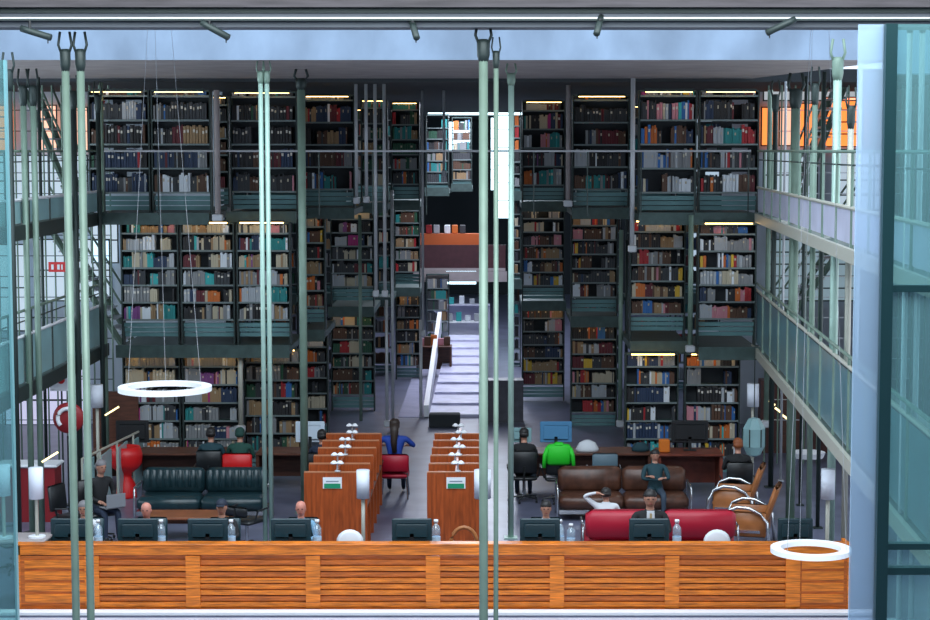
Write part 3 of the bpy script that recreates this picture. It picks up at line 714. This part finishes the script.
# rounded chair backs peeping over the counter
for px,m_,l in ((350,white,'white rounded chair back above the counter below the left pole lamp'),(464,tan,'reddish brown curved chair back above the counter at centre'),(717,white,'white rounded chair back above the counter below the red sofa')):
    p=W(px,540,26.5); t=thing('stool_chair',l,'chair',(p.x,26.5,0))
    q=MB(); pts=[(.19*math.cos(a),.0,.70+.24*math.sin(a)) for a in [math.pi*k/10 for k in range(11)]]
    if px==464: q.tube(pts,.03,seg=8)
    else: q.lathe([(.01,-.03),(.15,-.025),(.2,0),(.15,.025),(.01,.03)],(0,0,0),seg=20); q.v=[(x,z*1.0,.72+y*.95) for x,y,z in q.v]
    q.build('backrest',m_,t,True)
    q=MB(); q.lathe([(.02,.44),(.2,.44),(.21,.47),(.02,.49)],(0,.22,0),seg=18); q.build('seat',m_,t,True)
    for e in (-1,1):
        q=MB(); q.tube([(e*.14,.02,.7),(e*.15,.05,.46),(e*.17,.02,0)],.014); q.build('leg',chrome,t)
        q=MB(); q.tube([(e*.12,.36,.45),(e*.15,.42,0)],.014); q.build('leg',chrome,t)
# left end side table with lamps
t=thing('side_table','low dark side table left of the counter','table',(W(22,545,25.6).x,25.75,0))
q=MB(); q.box((-.7,-.3,.92),(.35,.3,.96),bev=.01); q.build('table_top',conc_u,t)
for a in (-.62,.28):
    q=MB(); q.box((a,-.25,0),(a+.05,.25,.92)); q.build('leg',dark,t)
def table_lamp(label,px,py,Y,z0):
    p=W(px,py,Y); t=thing('table_lamp',label,'lamp',(p.x,Y,z0)); c=p.z-z0
    q=MB(); q.lathe([(.03,c-.22),(.1,c-.22),(.1,c+.22),(.03,c+.22)],seg=20); q.build('lamp_shade',lampw,t,True)
    q=MB(); q.tube([(0,0,.02),(0,0,c-.2)],.025); q.build('stem',steel_b,t)
    q=MB(); q.lathe([(.02,0),(.12,0),(.12,.025),(.02,.03)],seg=20); q.build('base',white,t)
table_lamp('white cylindrical lamp on the side table left of the counter',36,483,25.7,.961)
table_lamp('white cylindrical lamp at the very left edge of view',3,480,25.65,.961)
pole_lamp('white cylindrical pole lamp in front of the left carrels',363,484,28.2)
pole_lamp('white cylindrical pole lamp hidden partly by the thick centre pole',482.5,484,28.2,r=.13)
pole_lamp('white cylindrical pole lamp at right beside the gallery columns',828,484,26.6)
pole_lamp('white cylindrical lamp at left below the gallery railing',97,396,33.5,r=.11,h=.42)
pole_lamp('white cylindrical lamp hanging low near the right bookcases',753,395,33.5,r=.11,h=.42)

# ================================================================= CARRELS
def carrel(label,x0,x1,Y,zt,first):
    t=thing('study_carrel',label,'carrel',((x0+x1)/2,Y,0),0,None); w=(x1-x0)/2
    q=MB(); q.box((-w,0,0),(w,.04,zt)); q.build('end_panel',wood_v,t)
    q=MB(); q.box((-.02,.04,0),(.02,.76,zt)); q.build('divider',wood_v,t)
    q=MB(); q.box((-w,.04,.72),(-.02,.76,.75)); q.build('desktop',wood_b,t)
    q=MB(); q.box((.02,.04,.72),(w,.76,.75)); q.build('desktop',wood_b,t)
    q=MB(); q.box((-w+.005,-.003,zt-.0),(w-.005,.043,zt+.02)); q.build('top_rail',M('pale_edge_wood',(.5,.2,.1),.4),t)
    return t
def carlamp(label,x,Y,z):
    t=thing('reading_lamp',label,'lamp',(x,Y,z))
    q=MB(); q.lathe([(.01,0),(.045,0),(.045,.015),(.01,.02)]); q.build('base',white,t)
    q=MB(); q.tube([(0,0,.015),(.0,-.03,.1),(.03,-.05,.16)],.014); ar=q.build('arm',white,t,True)
    for e in (-1,1):
        q=MB(); q.lathe([(.02,.0),(.055,-.03),(.06,-.05),(.01,-.045)],(e*.05,-.05,.18),seg=12); q.build('lamp_head',white,ar,True)
for blk,(x0,x1) in enumerate(((-2.95,-1.95),(-1.0,-.08))):
    for k in range(6):
        zt=1.3; Y=29.0+k*.8
        pos=('front','second from front','third from front','fourth from front','fifth from front','rear')[k]
        bl='left' if blk==0 else 'right'
        carrel('orange-brown wooden study carrel, %s in the %s row'%(pos,bl),x0,x1,Y,zt,k==0)
        carlamp('white reading lamp on the %s carrel of the %s row'%(pos,bl),(x0+x1)/2+(-.03 if k%2 else .03),Y+.02,zt+.021)
    o=bx((-.15,-.012,-.09),(.15,0,.09)).build('carrel_sign',white); o.location=(x0+(.45 if blk==0 else .46),28.999,zt-.16)
    tag(o,'white and green notice on the %s carrel end panel'%('left' if blk==0 else 'right'),'sign')
    bx((-.13,-.017,-.085),(.13,-.012,-.01)).build('green_band',M('green_print',(.01,.25,.12),.5),o)
    bx((-.1,-.017,.02),(.1,-.012,.035)).build('print_line',M('grey_print',(.2,.25,.3),.5),o)

# woman in blue on red chair between blocks
def red_chair(label,loc,rz,m=redp,high=.92,name='lounge_chair'):
    t=thing(name,label,'chair',loc,rz)
    q=MB(); q.box((-.26,-.25,.38),(.26,.25,.48),bev=.04); q.build('seat',m,t,True)
    q=MB(); q.box((-.27,.2,.5),(.27,.28,high),bev=.04); q.build('backrest',m,t,True)
    for a in (-1,1):
        for b in (-1,1):
            q=MB(); q.tube([(a*.22,b*.2,.38),(a*.25,b*.25,0)],.014); q.build('leg',chrome,t)
        q=MB(); q.tube([(a*.24,.22,.4),(a*.24,.25,.6)],.014); q.build('back_stay',chrome,t)
    return t
p=WZ(395,497,0); red_chair('red chair carrying the long-haired woman between the carrel rows',(p.x,p.y,0),0,red,.84)
Yw=p.y
# facing away: rotate person by 180 degrees
o=[c for c in bpy.data.objects if c.get('label','').startswith('red chair carrying')][0]; o.rotation_euler.z=math.pi; 
# chair back must be towards us -> rotated so its +Y back faces -Y
person('woman in blue shirt with long dark hair seated facing away',(p.x,Yw,-.0),math.pi,blue_c,navy_c,M('brown_hair',(.03,.018,.014),.5),pose='spread',hairlen=.2).scale=(1.1,1.1,1.08)

# ================================================================= SOFAS, ARMCHAIRS
p=WZ(624,521,0); sofa('brown leather three-seat sofa with a man sitting on it',(p.x,p.y+.35,0),0,2.25,leather_b,2)
Ys=p.y+.35
q=W(655,480,Ys); person('man in dark teal top with folded arms sitting on the brown sofa',(q.x,Ys-.06,0.0),0,teal_c,M('slate_trousers',(.03,.05,.08),.8),hair_k,pose='fold',lean=-.12).scale=(.93,.9,.88)
p=WZ(200,523,0); sofa('long black leather sofa on the left with chrome arms',(p.x,p.y+.4,0),0,2.2,leather_k,2,ribs=True)
Yr=28.6; x0,x1=W(584,530,Yr).x,W(733,530,Yr).x
sofa('red sofa seen from behind the counter',((x0+x1)/2,Yr,0),math.pi,x1-x0,red,2)
q=W(606,510,Yr+.1); person('person in white top leaning back with one arm raised on the red sofa',(q.x,Yr+.12,0),math.pi,white_c,navy_c,hair_k,pose='behind').scale=(.92,.85,.82)
def armchair(label,loc,rz):
    t=thing('armchair',label,'armchair',loc,rz)
    q=MB(); q.box((-.3,-.3,.3),(.3,.25,.4),bev=.04); q.build('seat',tan,t,True)
    q=MB(); q.box((-.28,.2,.38),(.28,.28,.95),bev=.035,rot=Matrix.Rotation(-.32,3,'X'),org=(0,.24,.38)); q.build('backrest',tan,t,True)
    for e in (-1,1):
        q=MB(); q.tube([(e*.35,.34,.0),(e*.35,.3,.42),(e*.35,.2,.54),(e*.35,.05,.62),(e*.35,-.12,.63),(e*.35,-.26,.56),(e*.35,-.34,.42),(e*.35,-.37,0)],.026,seg=8); q.build('arm_frame',chrome,t,True)
    for e in (-1,1):
        q=MB(); q.box((e*.3-.02,-.28,.2),(e*.3+.02,.28,.56),bev=.018); q.build('side_shell',tan,t,True)
    q=MB(); q.box((-.34,-.25,.26),(.34,.2,.3)); q.build('underframe',chrome,t)
    t.scale=(1.15,1.15,1.12)
    return t
for px,py,l in ((734,523,'tan shell armchair with chrome arms, farther of the near pair'),(748,546,'tan shell armchair with chrome arms nearest the counter')):
    p=WZ(px,py,0); armchair(l,(p.x,p.y,0),-math.pi/2-.25)
# coffee table
p=WZ(195,535,0); desk('low brown coffee table in front of the black sofa',p.x-.75,p.x+.75,p.y-.3,.7,.42,M('warm_brown_wood',(.22,.07,.03),.4,noise=.3,scale=4),'coffee_table')
# seated man with laptop at left
p=WZ(103,548,0); Ym=p.y+.6
Xm=W(98,490,Ym).x
office_chair('black office chair under the grey-haired man at left',(Xm,Ym,0),.7,black)
person('grey-haired man in dark clothes using a laptop at left',(Xm,Ym,0),.7,black_c,navy_c,hair_g,pose='lap',lean=.1)
t=thing('laptop','grey laptop on the lap of the grey-haired man','laptop',(Xm+.29,Ym-.3,.605),.7)
q=MB(); q.box((-.17,-.12,0),(.17,.12,.018),bev=.004); q.build('keyboard_base',greyc,t)
q=MB(); q.box((-.17,-.14,.018),(.17,-.125,.24),bev=.004); q.build('screen_lid',greyc,t)
for px,py,l,rz,bh in ((57,545,'black office chair left of the grey-haired man',1.2,.98),(14,572,'black office chair at the left edge of view',2.2,.98),(247,548,'low-backed dark office chair right of the black sofa',2.6,.72)):
    p=WZ(px,py,0); office_chair(l,(p.x+(.25 if px==57 else 0),max(27.2,p.y),0),rz,black,back_h=bh)
# red lounge chairs on the left
t=thing('tulip_chair','bright red tulip-shaped chair left of the black sofa','chair',(W(126,475,33.8).x,33.8,0))
q=MB(); q.lathe([(.2,0),(.19,.05),(.17,.25),(.1,.38),(.11,.46),(.24,.55),(.3,.64),(.31,.8),(.27,.95),(.24,.95),(.26,.7),(.02,.6)],seg=20); q.build('shell',redp,t,True)
q=MB(); q.lathe([(.02,.6),(.22,.6),(.22,.68),(.02,.7)],seg=20); q.build('cushion',red,t,True)
p=W(240,458,33.6); red_chair('red chair under the hooded person at the left reading table',(p.x,33.45,0),math.pi,redp)

# ================================================================= READING TABLES at the back of the hall
Yt=34.6
desk('long brown reading table on the left before the bookcases',W(92,450,Yt).x,W(243,450,Yt).x,Yt,.8)
desk('brown reading table left of the carrels holding a white monitor',W(258,450,Yt).x,W(322,450,Yt).x,Yt,.8)
desk('brown reading table right of the aisle behind the green jacket',W(516,450,Yt).x,W(650,450,Yt).x,Yt,.8)
desk('reddish brown table behind the brown sofa, right end',W(653,450,Yt).x,W(716,450,Yt).x,33.9,.8,.85,M('reddish_wood',(.16,.035,.02),.4,noise=.3))
Tz=.751
def dmon(px,label,w,h,m,Y=Yt,dz=0,rz=0): monitor(label,(W(px,440,Y).x,Y+.05,Tz+dz),rz,w,h,m)
dmon(132,'large black monitor on the left reading table',.62,.42,black)
dmon(310,'white monitor on the table left of the carrels',.55,.4,M('white_screen_shell',(.6,.7,.8),.4))
dmon(556,'blue-backed monitor behind the green jacket',.6,.4,M('blue_shell',(.08,.25,.45),.4))
dmon(521,'pale teal monitor at the left end of the right reading table',.4,.28,teal_l)
monitor('wide black monitor on the reddish table at right',(W(690,440,33.9).x,33.95,.852),0,.68,.42,black)
p=W(604,470,33.3); office_chair('grey rounded chair tucked at the right reading table',(p.x,33.3,0),math.pi,M('slate_plastic',(.1,.16,.2),.5),back_h=.95)
p=W(558,470,33.3); office_chair('dark office chair wearing a bright green jacket',(p.x,33.3,0),math.pi,black,back_h=1.0)
t=thing('jacket','bright green jacket draped over a dark office chair','jacket',(p.x,33.3,0))
q=MB(); q.box((-.22,-.37,.74),(.22,-.22,1.12),bev=.04); q.box((-.1,-.36,1.06),(.1,-.22,1.16),bev=.04); q.build('body',green_c,t,True)
for e in (-1,1):
    q=MB(); q.tube([(e*.2,-.33,1.05),(e*.25,-.36,.92),(e*.27,-.36,.7)],.045,r2=.035); q.build('sleeve',green_c,t,True)
o=MB(); o.lathe([(.02,0),(.2,0),(.22,.05),(.15,.17),(.04,.22)],seg=12,sy=.6); o=o.build('cloth_bag',white_c,None,True); o.location=(W(587,440,Yt).x,Yt-.15,Tz); tag(o,'crumpled white bag on the right reading table','bag')
o=MB(); o.lathe([(.02,0),(.16,0),(.17,.06),(.1,.15),(.03,.17)],seg=12,sy=.7); o=o.build('cloth_bag',teal_c,None,True); o.location=(W(640,440,Yt).x,Yt-.1,Tz); tag(o,'dark bag on the right reading table near its right end','bag')
o=bx((-.1,-.08,0),(.1,.08,.24),bev=.02).build('storage_box',M('orange_box',(.6,.15,.01),.5)); o.location=(W(664,440,33.8).x,33.75,.852); tag(o,'orange box on the reddish table','box')
# people at back tables facing away
def seated_back(px,Y,label,shirt,hairm,**k):
    x=W(px,450,Y).x; office_chair('dark office chair of the '+' '.join(label.split()[:8]),(x,Y,0),math.pi,black); return person(label,(x,Y,0),math.pi,shirt,navy_c,hairm,**k)
seated_back(211,33.45,'person in dark teal top seen from behind at the left table',teal_c,hair_k)
person('hooded person in green-black top on the red chair at the left table',(W(240,450,33.45).x,33.45,0),math.pi,M('dark_green_cloth',(.01,.06,.045),.8),navy_c,M('green_hood',(.01,.05,.04),.8))
seated_back(322,33.2,'person in navy top at the table beside the left carrels',navy_c,hair_k)
seated_back(738,32.2,'person with reddish hair in black at the right end table',black_c,M('red_hair',(.25,.07,.02),.6))
seated_back(524,33.4,'person in black near the pale pole right of the aisle',black_c,hair_k)

# far tables, low shelves and goods beyond the steps
for k,(px,Y,w_,zt_,m_,l) in enumerate(((459,60.5,.8,.8,white,'white far table beyond the aisle steps'),(434,52,.5,.9,wood_b,'brown far table left of the aisle steps'),(462,66,1.0,.9,lav,'pale lilac far table under the bridge'))):
    c=W(px,300,Y).x; desk(l,c-w_,c+w_,Y,.6,zt_,m_,'far_table')
    for j in range(5):
        cn=('white','pink','pale grey','brown','turquoise','orange')[(j*2+k)%6]
        o=bx((-.09,-.06,0),(.09,.06,.2+.05*(j%3)),bev=.01).build('storage_box',PM[PN.index(cn)]); o.location=(c-w_*.75+w_*.37*j,Y,zt_+.001)
        tag(o,'small %s box, %s along the %s'%(cn,ordn(j+1),l),'box','boxes on the far tables')
# right side ground: brown cabinets, door, round stool, yellow strips
struct('door_1',bx((W(783,470,41).x,40.9,0),(W(812,470,41).x,41,1.9)),wood_b)
t=thing('cabinet','dark brown cabinet block under the right gallery','cabinet',(W(800,470,38.8).x,38.8,0))
q=MB(); q.box((-.85,0,0),(.9,.4,1.55)); q.build('body',M('red_brown_wood',(.08,.025,.02),.5,noise=.3),t)
q=MB(); q.box((-.4,-.02,.1),(.1,0,1.35)); q.build('door',wood_b,t)
q=MB(); q.box((-.45,-.03,.05),(-.4,0,1.4)); q.box((.1,-.03,.05),(.15,0,1.4)); q.box((-.45,-.03,1.35),(.15,0,1.4)); q.build('door_frame',greyc,t)
for k,(px,py) in enumerate(((772,403),(778,410),(785,417))):
    o=bx((-.07,-.03,-.02),(.07,.03,.02)).build('yellow_strip_light',yellow_e); o.location=W(px,py,37.2); o.rotation_euler=(0,.65,0)
    tag(o,'small yellow strip light under the right gallery, %s of three'%('uppermost','middle','lowest')[k],'light')
for k,(px,py,Y) in enumerate(((112,411,34),(50,457,29.5))):
    o=bx((-.15,-.02,-.015),(.15,.02,.015)).build('yellow_strip_light',yellow_e); o.location=W(px,py,Y); o.rotation_euler=(0,-.55,0)
    tag(o,'yellow strip light %s'%('beside the left lamp before the bookcases' if k==0 else 'on the floor edge at far left'),'light')
t=thing('round_table','small round white table with thin splayed legs at right','table',(W(808,455,34).x,34,0))
zt_=W(808,452,34).z
q=MB(); q.lathe([(.05,zt_-.12),(.28,zt_-.1),(.32,zt_),(.05,zt_)],seg=24); q.build('table_top',white,t)
for k in range(3):
    a=2*math.pi*k/3+.5; q=MB(); q.tube([(.2*math.cos(a),.2*math.sin(a),zt_-.1),(.42*math.cos(a),.42*math.sin(a),0)],.02); q.build('leg',chrome,t)
# hanging glass vitrine near right lamp
p=W(754,435,33.0); t=thing('hanging_lantern','faceted teal glass lantern beside the right bookcases','lantern',(p.x,33.0,p.z-.3))
q=MB(); q.lathe([(.02,-.1),(.12,-.06),(.2,.1),(.2,.42),(.1,.6),(.02,.62)],seg=6); q.build('glass_body',teal_l,t)
q=MB()
for k in range(6):
    a=math.pi*k/3; q.tube([(.205*math.cos(a),.205*math.sin(a),.1),(.205*math.cos(a),.205*math.sin(a),.42)],.012,seg=5)
q.build('frame',steel_d,t)
q=MB(); q.tube([(0,0,.6),(0,0,ZM+.9-(p.z-.3))],.01,seg=5); q.build('cable',steel_d,t)
# left ground: red display ring chair and white-red objects
t=thing('round_display','red round display with white arc under the left gallery','display',(W(66,420,31).x,31.2,0))
zc_=W(66,418,31.2).z
q=MB(); q.lathe([(.02,-.05),(.24,-.05),(.27,0),(.24,.05),(.02,.05)],(0,0,0),seg=24); q.v=[(x,z,y+zc_) for x,y,z in q.v]; q.build('disc',M('deep_red',(.25,.01,.015),.5),t,True)
q=MB(); pts=[(.17*math.cos(a),-.07,zc_+.17*math.sin(a)) for a in [math.radians(80+12*k) for k in range(13)]]; q.tube(pts,.035,seg=8); q.build('white_arc',white,t,True)
q=MB(); q.box((-.03,-.03,0),(.03,.03,zc_-.3)); q.box((-.25,-.2,0),(.25,.2,.03)); q.build('stand',black,t)
t=thing('red_cabinet','low dark red cabinet with white top under the left gallery','cabinet',(W(28,450,31.5).x,31.5,0))
q=MB(); q.box((-.55,0,0),(.45,.5,.95)); q.build('body',M('deep_red'),t)
q=MB(); q.box((-.6,-.05,.95),(.5,.55,1.0),bev=.02); q.build('top_panel',white,t)
o=bx((0,0,0),(2.6,.08,.9)).build('low_glass_rail',teal_l); o.location=(W(90,440,32.6).x,35.0,0); bpy.data.objects.remove(o)
# chest glass rail going back at left (pale green) behind lamp
t=thing('floor_balustrade','pale teal glass balustrade receding on the ground floor at left','balustrade',(W(88,440,32).x,31.5,0))
for k in range(4):
    q=MB(); q.box((-.0+.12*k,k*.9,.05),(.03+.12*k,k*.9+.85,1.0)); q.build('panel',teal_l,t)
    q=MB(); q.tube([(.12*k,k*.9,0),(.12*k,k*.9,1.1)],.02); q.build('post',steel_b,t)
q=MB(); q.tube([(0,0,1.1),(.42,3.4,1.1)],.022); q.build('handrail',steel_b,t)

# ================================================================= RING LAMPS, SPOTLIGHTS
def ring(label,px,py,Y,wpx,zceil):
    p=W(px,py,Y); r=wpx/2/(F/Y)*.995; t=thing('ring_lamp',label,'lamp',tuple(p))
    q=MB(); n=40; prof=[(-.045,-.022),(.045,-.022),(.045,.022),(-.045,.022)]; N0=0
    for k in range(n):
        a=2*math.pi*k/n
        for (dr,dz) in prof: q.v.append(((r-.045+dr)*math.cos(a),(r-.045+dr)*math.sin(a),dz))
    for k in range(n):
        for j in range(4): q.f.append((k*4+j,k*4+(j+1)%4,((k+1)%n)*4+(j+1)%4,((k+1)%n)*4+j)); q.mi.append(0)
    q.build('ring',lampe,t)
    for k in range(3):
        a=math.pi*.55+2*math.pi*k/3; q=MB(); q.tube([((r-.045)*math.cos(a),(r-.045)*math.sin(a),.02),((-.05 if k<2 else .05),0,zceil-p.z-.4),((-.05 if k<2 else .05)*.2,0,zceil-p.z-.005)],.0016,seg=4); q.build('suspension_wire',steel_w,t)
    for k in range(2):
        a=math.pi*k+.15; q=MB(); q.lathe([(.005,-.03),(.022,-.03),(.022,-.022),(.005,-.022)],((r-.045)*math.cos(a),(r-.045)*math.sin(a),0)); q.build('joint_cap',chrome,t)
ring('white ring lamp hanging at left before the ground bookcases',165,388.5,16.2,94,8.6)
ring('white ring lamp hanging before the right end of the counter',811,550,16.2,82,8.6)
for k,(px,py,ang,l) in enumerate(((36,33,-.3,'far left'),(215,30,-.5,'left, second'),(414,29,-1.25,'left of the thick centre pole'),(599,25,-1.9,'right of the thick centre pole'),(781,26,.45+math.pi,'far right'))):
    p=W(px,py,13.9); t=thing('track_spotlight','black track spotlight under the top beam, %s'%l,'spotlight',tuple(p))
    ln=.12 if abs(math.cos(ang))>.6 else .075; dx,dz=math.cos(ang)*ln,math.sin(ang)*ln
    q=MB(); fy=-.12 if abs(dx)<.05 else -.02
    q.tube([(-dx,-fy,-dz),(-dx*.6,-fy*.6,-dz*.6),(dx,fy,dz)],.026,seg=10); q.build('can',steel_d,t,True)
    q=MB(); q.tube([(-dx*.4,0,-dz*.4+.02),(-dx*.4,0,zb(21)-p.z-.004)],.01); q.build('bracket',black,t)
    q=MB(); q.tube([(dx*.8,fy*.8,dz*.8-.02),(dx*.8,fy*.8,dz*.8-.05)],.005,seg=5); q.build('clip',black,t)

# ================================================================= FOREGROUND GLAZING
Yg=9.0
def gx(px,Y=Yg): return W(px,300,Y).x
def gz(py,Y=Yg): return W(900,py,Y).z
t=thing('glass_screen','dark teal framed glass screen at right foreground','glass screen',(gx(886),Yg,4.0))
ox,oz=gx(886),4.0
q=MB(); q.box((gx(880)-ox,-.03,-.6),(gx(891.5)-ox,.05,gz(24)-oz)); q.build('mullion',M('teal_frame',(.01,.045,.05),.35,.2),t)
for a,b in ((285,292),(543,549),(567,574)):
    q=MB(); q.box((gx(891.5)-ox,-.02,gz(b)-oz),(gx(975)-ox,.04,gz(a)-oz)); q.build('transom',M('teal_frame'),t)
for a,b in ((24,285),(292,543),(549,567),(574,660)):
    q=MB(); q.box((gx(891.5)-ox,.0,gz(b)-oz),(gx(975)-ox,.012,gz(a)-oz)); q.build('pane',glass_t,t)
q=MB(); q.box((gx(855)-ox,.02,-.6),(gx(880)-ox,.04,gz(24)-oz)); q.build('glass_fin',glass_e,t)
t=thing('glass_screen','narrow teal glass strip at the left foreground edge','glass screen',(gx(3),Yg,4.0))
q=MB(); q.box((gx(-30)-gx(3),0,-.6),(gx(9)-gx(3),.02,gz(60)-4)); q.build('pane',glass_t,t)
q=MB(); q.box((gx(9)-gx(3),-.01,-.6),(gx(11)-gx(3),.03,gz(60)-4)); q.build('edge_strip',M('teal_edge',(.15,.35,.38),.3),t)

# ================================================================= LIGHT, CAMERA
def area(name,loc,rot,sx,sy,e,c):
    l=bpy.data.lights.new(name,'AREA'); l.shape='RECTANGLE'; l.size=sx; l.size_y=sy; l.energy=e; l.color=c
    o=bpy.data.objects.new(name,l); col.objects.link(o); o.location=loc; o.rotation_euler=rot; return o
area('roof_skylight',(-1,20,13),(math.radians(12),0,0),18,14,2600,(.82,.92,1))
area('gallery_window_left',(-13.5,28,5),(0,math.radians(-90),0),7,16,900,(.8,.92,1))
area('gallery_window_right',(8.8,28,5),(0,math.radians(90),0),7,16,420,(.85,.92,1))
area('aisle_skylight',(-.6,56,7.6),(0,0,0),1.8,20,1100,(.8,.85,1))
area('front_hall_skylight',(0,9,9.5),(math.radians(42),0,0),12,5,1100,(.9,.95,1))
for n,x in (('left_end_skylight',-10),('right_end_skylight',7)): area(n,(x,40,11),(0,0,0),3.5,5,1500 if x<0 else 900,(.85,.95,1))
w=bpy.data.worlds.new('world'); bpy.context.scene.world=w; w.use_nodes=True
w.node_tree.nodes['Background'].inputs[0].default_value=(.55,.72,.9,1); w.node_tree.nodes['Background'].inputs[1].default_value=.55
cam=bpy.data.cameras.new('camera'); co=bpy.data.objects.new('camera',cam); col.objects.link(co)
co.location=(0,0,EYE); co.rotation_euler=(math.pi/2-P,0,0); cam.sensor_width=36; cam.lens=F/930*36; cam.shift_x=-(CX-465)/930; cam.clip_end=200
bpy.context.scene.camera=co
vs_=bpy.context.scene.view_settings; vs_.view_transform='Standard'; vs_.look='None'; vs_.gamma=1; vs_.use_curve_mapping=False; vs_.exposure=0.45
